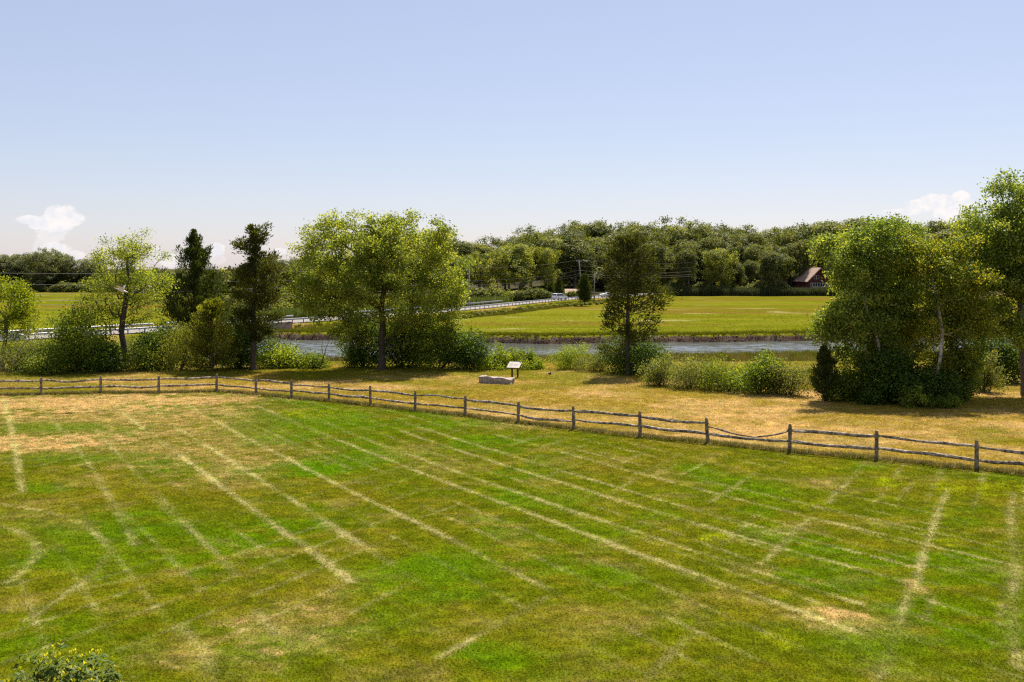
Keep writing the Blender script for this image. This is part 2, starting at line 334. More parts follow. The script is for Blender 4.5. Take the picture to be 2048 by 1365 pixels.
POSTS = [(-290, 800, 764), (-160, 797, 761), (-40, 793, 757), (82, 790, 755), (201, 787, 752), (317, 786, 751), (433, 783, 748), (512, 789, 755), (583, 796, 760), (658, 802, 767), (741, 811, 774),
         (830, 822, 783), (930, 832, 791), (1036, 845, 802), (1148, 859, 812), (1280, 873, 823), (1417, 886, 834), (1579, 905, 849), (1753, 920, 864), (1953, 941, 880), (2180, 965, 900), (2440, 992, 922), (2740, 1020, 946)]
FENCE = np.array([W2(a, b) for a, b, c in POSTS])
def outside_fence(x, y): return y - np.interp(x, FENCE[:, 0], FENCE[:, 1])
def seg_dist(x, y, P):
    best = np.full(x.shape, 1e9)
    for (ax, ay), (bx, by) in zip(P[:-1], P[1:]):
        dx, dy = bx - ax, by - ay; t = np.clip(((x - ax) * dx + (y - ay) * dy) / (dx * dx + dy * dy), 0, 1)
        best = np.minimum(best, np.hypot(x - ax - t * dx, y - ay - t * dy))
    return best
C_GREEN = np.array((.073, .093, .0015)); C_OLIVE = np.array((.110, .096, .005)); C_DRY = np.array((.31, .215, .085)); C_LUSH = np.array((.062, .118, .001)); C_PALE = np.array((.25, .222, .085)); C_YEL = np.array((.19, .21, .004)); C_MEADOW = np.array((.190, .138, .020))
def track(P):
    Q = np.array([W2(*p) for p in P])
    if len(P) >= 6 and P[-1][0] - P[0][0] > 150:          # long mower runs are nearly straight
        t = np.concatenate([[0], np.cumsum(np.hypot(*np.diff(Q, axis=0).T))]); t = t / t[-1]; u = np.linspace(0, 1, 9)
        Q = np.stack([np.polyval(np.polyfit(t, Q[:, i], 2), u) for i in (0, 1)], 1)
    return [tuple(q) for q in Q]
def lawn_color(x, y, rnd=None):
    """returns rgb (n,3) and blade height factor"""
    x = np.asarray(x, float); y = np.asarray(y, float); n = x.shape
    mix = lambda c, d, k: c * (1 - k[..., None]) + d * k[..., None]
    wx, wy = x + (fbm(x * .5, y * .5, 5., 2) - .5) * 1.2, y + (fbm(x * .5, y * .5, 8., 2) - .5) * 1.2
    # mown blocks between the two directions of travel
    u = wx * .86 + wy * .52; v = wx * -.50 + wy * .87
    block = vnoise(u / 1.9, v / 2.6, x * 0 + 2.)
    big = fbm(x / 7, y / 7, 1., 3); fine = fbm(x * 1.4, y * 1.4, 3., 4); fin2 = fbm(x * 3.5, y * 5.5, 4., 4)
    k = smooth(.30, .95, .45 * block + .35 * big + .30 * fine - .02)
    c = mix(C_GREEN + 0 * x[..., None], C_OLIVE, k)
    c = mix(c, C_LUSH, smooth(.56, .8, 1 - block) * .6)
    hgt = np.ones(n); rnd = .5 * vnoise(x * 9, y * 9, x * 0 + 3.) + .5 * vnoise(x * 21, y * 21, x * 0 + 5.) if rnd is None else rnd
    spk = lambda f_, q_: np.clip(.42 * f_ + .75 * smooth(-.10, .28, f_ - q_ * .85) * np.minimum(1, f_ * 1.6), 0, 1)
    # fine mower passes in both directions
    ua, ub = x * .852 + y * .523, x * .875 - y * .484; ma = smooth(.35, .62, fbm(x / 5 + 3, y / 5, 21., 3)); mb_ = smooth(.42, .64, fbm(x / 5 + 9, y / 5, 23., 3))
    sa = np.sin(ua * 2 * np.pi / 1.05 + 1.6 * fbm(x / 7, y / 7, 25., 2)); sb = np.sin(ub * 2 * np.pi / 1.25 + 1.6 * fbm(x / 7, y / 7, 27., 2))
    pa = smooth(.80, 1.0, sa) * (.25 + .75 * ma) * (.3 + 1.4 * fin2) * .46 + smooth(.82, 1.0, sb) * (.12 + .88 * mb_) * (.3 + 1.4 * fin2) * .42
    c = mix(c, C_GREEN * .82, smooth(.5, 1.0, -sa) * ma * .45); c = mix(c, C_PALE * .9, spk(np.clip(pa, 0, 1), rnd))
    med = fbm(x * .9 + 40, y * 1.7, 13., 4)
    c = mix(c, C_OLIVE * 1.15, smooth(.50, .66, med) * .55); c = mix(c, C_GREEN * .85, smooth(.54, .70, fbm(x * 1.1 + 80, y * 1.9, 15., 4)) * .5)
    c = mix(c, C_DRY * .85, spk(smooth(.56, .76, fbm(x * .8 + 20, y * 1.2, 17., 4)) * .30, rnd))
    dry = smooth(.58, .9, .45 * big + .45 * fine + .15 * fin2) * .35
    for px, py, rx, ry, kd, s in PATCH:
        cx, cy = W2(px, py); ex = rx / FPX * cy; ey = max(abs(DG(py - ry) - cy), .4)
        q = ((x - cx) / ex) ** 2 + ((y - cy) / ey) ** 2
        f = smooth(-.45, .85, 1.05 - np.sqrt(q) + (fine - .5) * 1.7 + (fin2 - .5) * 1.0) * s
        if kd == 'd': dry = np.maximum(dry, f)
        elif kd == 'g': c = mix(c, C_LUSH, f); dry = dry * (1 - f)
        else: c = mix(c, C_YEL, f * smooth(.35, .6, fin2)); dry = dry * (1 - f); hgt = hgt + 1.2 * f
    c = mix(c, C_DRY, spk(np.clip(dry * (.35 + 1.0 * fin2), 0, 1), rnd))
    for w, s, P in TR:
        Q = track(P); xs = [q[0] for q in Q]; ys = [q[1] for q in Q]
        msk = (x > min(xs) - 2) & (x < max(xs) + 2) & (y > min(ys) - 2) & (y < max(ys) + 2)
        if not msk.any(): continue
        d = seg_dist(x[msk], y[msk], Q)
        br = smooth(.25, .60, fbm(x[msk] * .7, y[msk] * .7, 11., 3)) * .55 + .45
        f = np.clip((1 - smooth(w * .03, w * .46, d + (fin2[msk] - .5) * .24)) * s * br * (.55 + .8 * fine[msk]) * (.5 + 1.0 * fin2[msk]) * 1.05, 0, 1)
        c[msk] = mix(c[msk], C_PALE * (.9 + .4 * dry[msk][..., None]), spk(f, rnd[msk]))
    o = outside_fence(x, y)
    mead = mix(C_MEADOW + 0 * x[..., None], C_DRY * 1.0, smooth(.38, .68, .6 * fbm(x / 5, y / 3, 6., 3) + .4 * fine))
    mead = mix(mead, np.array((.118, .115, .005)), smooth(.45, .75, .7 * fbm(x / 4, y / 3, 9., 3) + .3 * fine + .22 * smooth(50, 66, y) - .06) * .85)
    c = mix(c, mead, smooth(-.25, .15, o)); hgt = np.where(o > .1, 1.15, hgt)
    hgt = np.where((o > -.05) & (o < .45), 2.2, hgt)
    lum = (.72 + .56 * fbm(x * 2.6, y * 3.6, 31., 3)) * (.80 + .40 * vnoise(x * 7, y * 9, x * 0 + 33.))     # brightness noise: shading of grass clumps painted into the colour
    return np.clip(c * lum[..., None], 0, 1), hgt

def grid_faces(nr, nc):
    i = np.arange(nr - 1)[:, None] * nc + np.arange(nc - 1)[None]; i = i.ravel()
    return np.stack([i, i + 1, i + nc + 1, i + nc], 1)

# lawn sheet
gy = np.concatenate([np.arange(-6, 12, 1.), np.geomspace(12, 75, 400)]); gs = np.linspace(-1, 1, 600)
Y = np.repeat(gy[:, None], len(gs), 1); X = gs[None] * (np.maximum(Y, 9) * .68 + 5)
def lawn_z(x, y): return (fbm(x / 6, y / 6, 0., 3) - .5) * .10 - 3.6 * smooth(71, 98, y)
Zl = lawn_z(X, Y) - .9 * smooth(73.5, 75, Y)
Cl, _ = lawn_color(X, Y)
M_LAWN = mat_vcol('mown_grass', 22, .18, .2, dist=.02)
rgba = np.concatenate([Cl * 1.05, np.ones(Cl.shape[:2] + (1,))], 2)
lawn = add('lawn', mesh_np('lawn', np.stack([X, Y, Zl], 2).reshape(-1, 3), [grid_faces(len(gy), len(gs))], M_LAWN, {'col': ('FLOAT_COLOR', rgba.reshape(-1, 4))}, True))
tag(lawn, kind='structure')

# terrain: slope, creek bed, marsh, embankment, wooded rise
ry = np.concatenate([np.arange(-60, 60, 10.), np.arange(60, 108, 2.), np.arange(108, 136, .8), np.arange(136, 166, .28), np.arange(166, 430, 2.2), np.geomspace(432, 9000, 60)])
sx = np.linspace(-1, 1, 430)
Yt = np.repeat(ry[:, None], len(sx), 1); Xt = sx[None] * (np.maximum(Yt, 10) * .80 + 30)
Zt = land_z(Xt, Yt); Zt = np.where(Yt < 75.2, np.minimum(Zt, -.6 - 3.6 * smooth(71, 98, Yt)), Zt)
def terrain_color(x, y, z):
    mix = lambda c, d, k: c * (1 - k[..., None]) + d * k[..., None]
    fb = far_bank(x); rd = road_dist(x, y); n = fbm(x * .12, y * .12, 2., 4); st = fbm(x * .018, y * .09, 4., 4); f = fbm(x * .8, y * .8, 7., 3)
    slope = mix(np.array((.075, .085, .008)) + 0 * x[..., None], np.array((.15, .11, .03)), smooth(.42, .66, n))
    c = slope
    marsh = mix(np.array((.116, .118, .009)) + 0 * x[..., None], np.array((.112, .080, .012)), smooth(.44, .60, st) * .95)
    marsh = mix(marsh, np.array((.088, .098, .004)), smooth(.46, .62, fbm(x * .03 + 9, y * .16, 6., 4)) * .85)
    marsh = mix(marsh, np.array((.155, .160, .004)), (1 - smooth(1.5, 9, y - fb)) * .8)
    marsh = mix(marsh, np.array((.28, .24, .11)), smooth(.78, .84, fbm(x * .05, y * .22, 12., 3)) * .6)
    c = mix(c, marsh, smooth(-1.2, -.2, y - fb))
    mud = mix(np.array((.075, .048, .033)) + 0 * x[..., None], np.array((.16, .115, .08)), smooth(.5, .72, f))
    c = mix(c, mud, ((z < -3.28) & (y > near_bank(x) - 1)).astype(float))
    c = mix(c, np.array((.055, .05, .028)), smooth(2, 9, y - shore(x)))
    yard = (x > 85) & (y > 352) & (y < 385)
    c = mix(c, np.array((.20, .15, .06)), yard * smooth(.35, .5, n))
    emb = mix(np.array((.10, .105, .006)) + 0 * x[..., None], np.array((.20, .145, .035)), smooth(.45, .65, n))
    c = mix(c, emb, (1 - smooth(7, 10.5, rd)) * (z > -3.3))
    return c
Ct = terrain_color(Xt, Yt, Zt); rgba = np.concatenate([Ct, np.ones(Ct.shape[:2] + (1,))], 2)
M_LAND = mat_vcol('marsh_land', .8, .42, .5, dist=.15, stretch=(.6, 1.4, 1))
ter = add('marsh_ground', mesh_np('marsh_ground', np.stack([Xt, Yt, Zt], 2).reshape(-1, 3), [grid_faces(len(ry), len(sx))], M_LAND, {'col': ('FLOAT_COLOR', rgba.reshape(-1, 4))}, True))
tag(ter, kind='structure')

# creek water
m, nt, p, N, L = newmat('creek_water')
p.inputs['Base Color'].default_value = (.085, .095, .080, 1); p.inputs['Roughness'].default_value = .12; p.inputs['IOR'].default_value = 1.33; p.inputs['Specular IOR Level'].default_value = .6
g = N('ShaderNodeNewGeometry'); mp = N('ShaderNodeMapping'); mp.inputs['Scale'].default_value = (.35, 1.2, 1); L(g.outputs['Position'], mp.inputs[0])
n1 = N('ShaderNodeTexNoise'); n1.inputs['Scale'].default_value = 1.1; n1.inputs['Detail'].default_value = 6; n1.inputs['Roughness'].default_value = .65; n1.inputs['Distortion'].default_value = .6; L(mp.outputs[0], n1.inputs['Vector'])
sx_ = N('ShaderNodeSeparateXYZ'); L(g.outputs['Position'], sx_.inputs[0])
rp = N('ShaderNodeMapRange'); L(sx_.outputs[0], rp.inputs[0]); rp.inputs[1].default_value = -60; rp.inputs[2].default_value = 60; rr_ = N('ShaderNodeValToRGB'); L(rp.outputs[0], rr_.inputs[0])
e = rr_.color_ramp.elements; e[0].position = .30; e[0].color = (1.5, 1.5, 0, 1); e[1].position = .78; e[1].color = (1.3, 1.3, 0, 1); k_ = e.new(.46); k_.color = (.16, .16, 0, 1); k_ = e.new(.60); k_.color = (.22, .22, 0, 1)   # riffles below the bridge and on the right, a calm pool between
v1 = N('ShaderNodeVectorMath'); v1.operation = 'SUBTRACT'; L(n1.outputs['Color'], v1.inputs[0]); v1.inputs[1].default_value = (.5, .5, .5)
v2 = N('ShaderNodeVectorMath'); v2.operation = 'MULTIPLY'; L(v1.outputs[0], v2.inputs[0]); L(rr_.outputs[0], v2.inputs[1])
v3 = N('ShaderNodeVectorMath'); v3.operation = 'ADD'; L(v2.outputs[0], v3.inputs[0]); v3.inputs[1].default_value = (0, 0, 1)
v4 = N('ShaderNodeVectorMath'); v4.operation = 'NORMALIZE'; L(v3.outputs[0], v4.inputs[0]); L(v4.outputs[0], p.inputs['Normal'])
M_WATER = m
wx = np.linspace(-260, 260, 40); wy = np.linspace(100, 420, 40); Xw, Yw = np.meshgrid(wx, wy)
wat = add('creek', mesh_np('creek', np.stack([Xw, Yw, Xw * 0 + Z_WATER], 2).reshape(-1, 3), [grid_faces(40, 40)], M_WATER)); tag(wat, kind='structure')

# road surface
M_ROAD = mat_plain('sunlit_asphalt', (.20, .18, .165), .9, .18, 1.2, bump=.1)
off = np.linspace(-.4, ROAD_W + .4, 8); Rp = ROAD_E[:, None, :] + ROAD_N[:, None, :] * off[None, :, None]
crown = ROAD_Z + .06 - ((off - ROAD_W / 2) / ROAD_W) ** 2 * .18
Vr = np.concatenate([Rp, np.repeat(crown[None, :, None], len(ROAD_E), 0)], 2).reshape(-1, 3)
road = add('road', mesh_np('road', Vr, [grid_faces(len(ROAD_E), 8)], M_ROAD, None, True)); tag(road, kind='structure')

# ------------------------------------------------------------------ foliage builders
def unit(v): return v / (np.linalg.norm(v, axis=-1, keepdims=True) + 1e-9)
def rand_dir(r, n): return unit(r.normal(size=(n, 3)))
def leaf_mesh(name, P, Nn, T, Ln, Wd, v, mat, fold=.25):
    """diamond leaves: P base points, Nn normals, T long axis"""
    T = unit(T - (T * Nn).sum(1, keepdims=True) * Nn); B = np.cross(Nn, T); Ln = np.broadcast_to(Ln, (len(P),))[:, None]; Wd = np.broadcast_to(Wd, (len(P),))[:, None]
    a = P; tip = P + T * Ln; mid = P + T * Ln * .45 + Nn * Wd * fold
    V = np.stack([a, mid + B * Wd * .5, tip, mid - B * Wd * .5], 1).reshape(-1, 3)
    F = np.arange(len(P) * 4).reshape(-1, 4)
    return mesh_np(name, V, [F], mat, {'v': ('FLOAT', np.repeat(v, 4))})
def tubes(A, B, ra, rb, k=5):
    d = unit(B - A); h = np.where(np.abs(d[:, 2:3]) < .9, np.array([[0, 0, 1.]]), np.array([[1., 0, 0]])); u = unit(np.cross(d, h)); w = np.cross(d, u)
    ang = np.arange(k) * 2 * np.pi / k; ring = np.cos(ang)[None, :, None] * u[:, None] + np.sin(ang)[None, :, None] * w[:, None]
    V = np.concatenate([A[:, None] + ring * ra[:, None, None], B[:, None] + ring * rb[:, None, None]], 1)
    base = np.arange(len(A))[:, None] * 2 * k; i = np.arange(k)[None]; j = (i + 1) % k
    F = np.stack([base + i, base + j, base + k + j, base + k + i], 2).reshape(-1, 4)
    return V.reshape(-1, 3), F
def grow(trunk, pts, r, k0=1, alpha=.35, up=.7, jit=.12):
    n = len(trunk); cap = n + 2 * len(pts); Q = np.zeros((cap, 3)); par = np.full(cap, -1); pl = np.zeros(cap)
    Q[:n] = trunk; par[1:n] = np.arange(n - 1)
    for i in range(1, n): pl[i] = pl[i - 1] + np.linalg.norm(trunk[i] - trunk[i - 1]) * .3
    m = n; tips = []
    dt = np.min(np.linalg.norm(pts[:, None] - np.asarray(trunk)[None, k0:], axis=2), 1)
    for q in np.argsort(dt):
        p = pts[q]; d = np.linalg.norm(Q[k0:m] - p, axis=1); cost = d + alpha * pl[k0:m] + up * np.maximum(0, Q[k0:m, 2] - p[2] + .15 * d)
        a = k0 + int(np.argmin(cost)); L_ = np.linalg.norm(p - Q[a])
        mid = (Q[a] + p) / 2 + r.normal(size=3) * jit * L_ - np.array([0, 0, .04 * L_])
        Q[m] = mid; par[m] = a; pl[m] = pl[a] + L_ / 2; Q[m + 1] = p; par[m + 1] = m; pl[m + 1] = pl[a] + L_; tips.append(m + 1); m += 2
    Q, par = Q[:m], par[:m]; cnt = np.zeros(m); cnt[tips] = 1; cnt[n - 1] = max(cnt[n - 1], 1)
    for i in range(m - 1, 0, -1): cnt[par[i]] += cnt[i]
    return Q, par, cnt, n
def wood_mesh(name, Q, par, cnt, ntr, r0, mat, rmin=.012, exp=.52, k=6):
    rad = r0 * (cnt / cnt[0]) ** exp
    if ntr > 1: rad[0] = r0 * 1.35
    c = np.arange(1, len(Q)); pa = par[1:]; keep = rad[c] > rmin
    ra = np.where(pa < ntr, np.minimum(rad[pa], rad[c] * 1.35), rad[pa] * .95); on = c < ntr; ra = np.where(on, rad[pa], ra)
    V, F = tubes(Q[pa][keep], Q[c][keep], ra[keep], rad[c][keep], k)
    return mesh_np(name, V, [F], mat, None, True)
def ell_points(r, ells, n, inner=.35, rough=.35, seed=0.):
    vol = np.array([e[3] * e[4] * e[5] for e in ells]) ** .8; w = r.choice(len(ells), n, p=vol / vol.sum()); E = np.array(ells)[w]
    d = rand_dir(r, n); rr = (inner ** 3 + (1 - inner ** 3) * r.random(n)) ** (1 / 3)
    rr *= 1 - rough / 2 + rough * vnoise(d[:, 0] * 2.3 + seed, d[:, 1] * 2.3 + w * 7.1, d[:, 2] * 2.3)
    return E[:, :3] + d * rr[:, None] * E[:, 3:6], d
def clump_leaves(r, C, D, per, cr, flat=.7, upw=.4, outw=.5, rw=.95, center=None, twig=None):
    n = len(C); idx = np.repeat(np.arange(n), per); k = len(idx)
    off = r.normal(size=(k, 3)) * np.array([1, 1, flat]) * .55 * (cr if np.isscalar(cr) else cr[idx][:, None])
    P = C[idx] + off; Nn = unit(np.array([[0, 0, 1.]]) * upw + D[idx] * outw + rand_dir(r, k) * rw); T = unit(rand_dir(r, k) + D[idx] * .5 + unit(off) * .6)
    cv = r.random(n); v = np.clip(.46 + (cv[idx] - .5) * .55 + r.normal(size=k) * .21, 0, 1)
    return P, Nn, T, v
def broadleaf(name, label, loc, ells, trunk, r0, mat, bark, nclump=220, per=130, cr=.45, leaf=(.11, .075), seed=1, k0=2, inner=.35, rough=.35, group=None, cat='tree', extra=None, rmin=.012, upw=.4, outw=.45, rz=0, flat=.7, wood_name='trunk', cut=None):
    r = np.random.default_rng(seed); C, D = ell_points(r, ells, nclump, inner, rough, seed * 1.7)
    if cut is not None: kk = cut(C, r); C, D = C[kk], D[kk]
    if extra is not None: C = np.concatenate([C, extra]); D = np.concatenate([D, unit(extra - extra.mean(0))])
    Q, par, cnt, n = grow(np.array(trunk, float), C, r, k0)
    P, Nn, T, v = clump_leaves(r, C, D, per, cr, flat, upw, outw)
    P[:, 2] = np.maximum(P[:, 2], .05)
    s = r.uniform(.7, 1.25, len(P))
    t = thing(name, label, cat, loc, rz, group)
    add(wood_name, wood_mesh(wood_name, Q, par, cnt, n, r0, bark, rmin), t)
    add('crown', leaf_mesh('crown', P, Nn, T, leaf[0] * s, leaf[1] * s, v, mat), t)
    return t
def shrub(label, loc, w, h, mat, seed, dep=None, name='shrub', nl=7000, leaf=(.12, .075), lobes=5, bark=M_BARK, group=None, upright=False, cat='shrub', flat=.8):
    r = np.random.default_rng(seed); dep = dep or w * .8; E = []
    for i in range(lobes):
        a = (i + .5) / lobes - .5; rw = w * r.uniform(.22, .34); hh = h * r.uniform(.62, 1.0) if i != lobes // 2 else h
        cx = a * (w - 1.2 * rw); cy = r.uniform(-.25, .25) * dep
        E.append((cx, cy, hh * .52, rw, dep * .4, hh * .5))
    ncl = max(20, int(nl / 75)); C, D = ell_points(r, E, ncl, .45, .65, seed * 3.1); sh_ = r.random(ncl) < .14; C[:, 2] = np.where(sh_, C[:, 2] * r.uniform(1.0, 1.28, ncl), C[:, 2] * .97); C[:, 2] = np.abs(C[:, 2]) + .06
    t = thing(name, label, cat, loc, 0, group)
    stems = []
    for i in range(max(4, lobes)):
        b = np.array([r.uniform(-.02, .02) * w, r.uniform(-.02, .02) * dep, -.12]); e = C[r.integers(len(C))]; m = (b + e) / 2 + r.normal(size=3) * .08 * h
        stems += [(b, m, .035 * h ** .5, .022 * h ** .5), (m, e, .022 * h ** .5, .008)]
    V, F = tubes(*[np.array([s[i] for s in stems]) for i in range(4)]); add('stem', mesh_np('stem', V, [F], bark, None, True), t)
    P, Nn, T, v = clump_leaves(r, C, D, 75, max(.22, .16 * w), flat)
    if upright: T = unit(T + np.array([[0, 0, 1.6]])); 
    P[:, 2] = np.where(P[:, 2] < .03, .03 + r.random(len(P)) * .15, P[:, 2]); s = r.uniform(.7, 1.3, len(P))
    add('foliage', leaf_mesh('foliage', P, Nn, T, leaf[0] * s, leaf[1] * s, v, mat), t)
    return t
def cedar(name, label, loc, H, prof, mat, seed, nb=90, t0=.12, r0=.14, rise=.55, spray=(.17, .055), per=230, gap=.0, lean=(0, 0), droop=0., plume=.26, pz=.75, rvar=(.7, 1.12), bark=M_BARK, cat='tree', group=None, az_bias=None, dens_top=1., boughs=()):
    """prof(t) -> crown radius at height fraction t"""
    r = np.random.default_rng(seed); t = thing(name, label, cat, loc, 0, group)
    nt = 12; hz = np.linspace(0, 1, nt); tr = np.stack([lean[0] * hz ** 1.5 + r.normal(size=nt) * .03 * H * .1, lean[1] * hz + r.normal(size=nt) * .02 * H * .1, hz * H * .985], 1); tr[0] = (0, 0, -.1)
    A, B, RA, RB = [], [], [], []
    for i in range(nt - 1): A.append(tr[i]); B.append(tr[i + 1]); RA.append(r0 * (1 - hz[i]) ** .8 + .015); RB.append(r0 * (1 - hz[i + 1]) ** .8 + .012)
    PP, NN, TT, VV, LL = [], [], [], [], []
    for i in range(-len(boughs), nb):
        tt = t0 + (1 - t0) * ((i + r.random()) / nb); az = r.uniform(0, 2 * math.pi)
        if i < 0: tt, az, RB_ = boughs[-i - 1]
        elif gap and vnoise(np.array([az * 1.1 + seed]), np.array([tt * 7.]), np.array([2.]))[0] < gap: continue
        R = max(prof(tt), .12) * r.uniform(*rvar) * (1 + (az_bias(az, tt) if az_bias else 0))
        if i < 0: R = RB_ * .9
        st = np.array([np.interp(tt * H, tr[:, 2], tr[:, j]) for j in range(3)])
        st[2] = tt * H * .97; ns = 6; prev = st; path = [st]; el = rise * r.uniform(.6, 1.3) + .45 * tt ** 2 + r.normal() * .12
        for k in range(1, ns + 1):
            f = k / ns; e2 = el + .45 * f - droop * (1 - f) ** .5 * 1.2
            step = np.array([math.cos(az) * math.cos(e2), math.sin(az) * math.cos(e2), math.sin(e2)]) * R / ns / max(.55, math.cos(e2)); step += r.normal(size=3) * .05 * R / ns
            path.append(path[-1] + step)
        path = np.array(path)
        for k in range(ns): A.append(path[k]); B.append(path[k + 1]); f = 1 - k / ns; RA.append(.012 + .02 * f * R / 1.5); RB.append(.010 + .016 * (f - 1 / ns) * R / 1.5)
        m = int(per * (.35 + .65 * R / 1.5)); u = .12 + .88 * r.random(m) ** .75; q = u * ns; ki = np.clip(q.astype(int), 0, ns - 1); fr = (q - ki)[:, None]
        cpt = path[ki] * (1 - fr) + path[ki + 1] * fr; bd = unit(path[ki + 1] - path[ki]); wd = plume * (R / 1.3) ** .5 * (.35 + .9 * np.sin(np.pi * np.clip(u, .05, .97)))[:, None]
        o = r.normal(size=(m, 3)) * wd * np.array([1, 1, pz]); P = cpt + o
        PP.append(P); T = unit(bd * .9 + unit(o) * .7 + np.array([0, 0, .45 - droop]) + r.normal(size=(m, 3)) * .35); TT.append(T); NN.append(unit(rand_dir(r, m) + np.array([0, 0, .5])))
        VV.append(np.clip(.45 + r.normal() * .12 + r.normal(size=m) * .17, 0, 1))
    P = np.concatenate(PP); NN = np.concatenate(NN); TT = np.concatenate(TT); VV = np.concatenate(VV); P[:, 2] = np.maximum(P[:, 2], .06)
    NN = unit(NN - (NN * TT).sum(1, keepdims=True) * TT); s = r.uniform(.6, 1.35, len(P))
    V, F = tubes(np.array(A), np.array(B), np.array(RA), np.array(RB), 6); add('trunk', mesh_np('trunk', V, [F], bark, None, True), t)
    add('crown', leaf_mesh('crown', P, NN, TT, spray[0] * s, spray[1] * s, VV, mat, .1), t)
    return t

# ------------------------------------------------------------------ trees along the edge of the lawn
def at(px, py, z=0.0):
    x, y = W2(px, py, z); return (x, y, float(lawn_z(np.array([x]), np.array([y]))[0]) - .05)
# wide spreading tree in the middle
k = 67 / 2000.
broadleaf('spreading_tree', 'large spreading yellow-green broadleaf tree with a wide crown in the middle of the view', at(763, 741),
    [(-2.4, .3, 7.3, 3.4, 3.2, 3.0), (1.6, 0, 7.6, 3.4, 3.2, 2.9), (-4.2, -.2, 6.0, 2.2, 2.2, 1.6), (4.2, .3, 6.2, 1.9, 2.2, 2.0), (0, -1.2, 5.4, 3.2, 2.4, 1.9), (-.4, .2, 9.0, 2.6, 2.4, 1.6), (3.6, 0, 9.1, 1.6, 1.5, 1.3), (-3.4, .5, 9.2, 1.5, 1.6, 1.3),
     (-2.0, -.6, 3.9, 2.2, 1.8, 1.0), (2.8, .2, 4.2, 2.2, 1.8, 1.1), (3.9, .5, 2.9, 1.5, 1.3, 1.2), (-1.8, .3, 2.6, 1.9, 1.4, 1.1), (-3.6, .3, 4.2, 1.6, 1.4, 1.0), (2.0, .4, 2.3, 1.8, 1.4, 1.2), (-4.9, 0, 5.0, 1.3, 1.4, .9), (5.0, 0, 5.2, 1.2, 1.3, 1.0), (.6, 0, 3.3, 2.4, 1.8, .8)],
    [(0, 0, -.1), (.05, 0, 1.0), (-.02, .05, 2.0), (.1, 0, 3.0), (-.05, .1, 4.2), (.2, 0, 5.5), (0, .1, 7.0)], .24, M_MAPLE, M_BARK, nclump=600, per=122, cr=.46, leaf=(.15, .095), seed=11, k0=2, inner=.32, rough=.5, upw=.4)
# airy round tree left with dark leaning trunk
broadleaf('locust_tree', 'airy green tree with a dark forked trunk leaning at the left', at(250, 738),
    [(.1, 0, 6.6, 2.4, 2.3, 2.4), (-.9, 0, 5.2, 2.0, 1.9, 1.6), (1.5, 0, 5.4, 1.7, 1.7, 1.3), (.2, 0, 8.2, 1.4, 1.4, 1.1), (-1.2, .2, 3.6, 1.5, 1.4, .9), (.9, 0, 3.7, 1.5, 1.4, .9), (2.3, .2, 6.2, .9, .9, .7), (-2.1, 0, 7.2, .9, .8, .6)],
    [(.12, 0, -.1), (.02, 0, .9), (-.1, 0, 1.8), (-.25, 0, 2.5), (-.15, 0, 3.4), (.05, 0, 4.6), (.1, 0, 5.8)], .19, M_LOCUST, M_BARK, nclump=185, per=95, cr=.46, leaf=(.12, .075), seed=23, k0=3, inner=.25, rough=.6)
# cedars
cedar('dark_cedar', 'dense dark red cedar with a spiky pointed top behind the feathery juniper', (PX(388, 80), 80, -.9), 11.0,
    lambda t: 3.0 * min(1, (1.0 - t) / .72) ** 1.0 * min(1, .8 + t * 2), M_CEDAR, 31, nb=125, t0=.06, r0=.17, rise=.36, per=220, plume=.19, gap=.16, rvar=(.55, 1.25), spray=(.22, .07))
PI = math.pi
cedar('tall_cedar', 'tall ragged cedar with a flat-topped crown and long bare trunk left of the spreading tree', at(507, 741), 9.65,
    lambda t: 1.15 if .25 < t < .72 else .35, M_CEDARB, 42, nb=46, t0=.20, r0=.19, rise=.0, per=300, gap=.22, plume=.27, pz=.5, spray=(.20, .07), lean=(.15, 0), rvar=(.6, 1.3),
    boughs=[(.97, 0, .8), (.95, PI, .55), (.93, .4, .75), (.91, -.4, .6), (.87, PI, 1.45), (.855, 2.8, 1.25), (.82, 3.4, 1.3), (.80, 0, .6), (.74, .2, 1.5), (.72, -.3, 1.6), (.70, PI, .9), (.66, 0, 1.7), (.66, 3.0, 1.2), (.61, 3.3, 1.7), (.58, 0.1, 1.8), (.54, 2.9, 1.6), (.50, -.2, 1.7),
            (.46, PI, 1.6), (.43, .2, 1.9), (.38, 3.4, 1.2), (.35, 0, 2.1), (.31, .25, 1.8), (.28, PI, 1.2), (.24, -.2, 1.2)])
cedar('ragged_cedar', 'ragged olive-brown cedar with drooping side boughs standing right of the round bush', at(1256, 752), 8.9,
    lambda t: .95 if .4 < t < .85 else .45, M_CEDARB, 58, nb=30, t0=.17, r0=.18, rise=.05, per=300, gap=.25, plume=.28, pz=.6, spray=(.20, .07), rvar=(.6, 1.3), droop=.08,
    boughs=[(.98, 0, .6), (.97, PI, .5), (.95, .5, .9), (.93, 2.6, .8), (.90, 0, 1.2), (.89, PI, 1.0), (.86, -.4, 1.5), (.85, 3.5, 1.3), (.82, .3, 1.7), (.79, PI, 1.35), (.76, 0, 1.8), (.74, 2.9, 1.3), (.70, -.2, 2.0), (.69, PI, 1.35), (.64, .2, 2.0), (.61, 3.3, 1.2), (.57, 0, 2.2), (.52, -.15, 3.0), (.49, .2, 2.7), (.50, PI, 1.4),
            (.45, 0, 2.3), (.43, 3.0, 1.5), (.38, .2, 2.2), (.37, PI, 1.5), (.33, -.2, 1.8), (.31, 3.3, 1.6), (.26, 0, 1.2), (.15, PI, 1.7)])
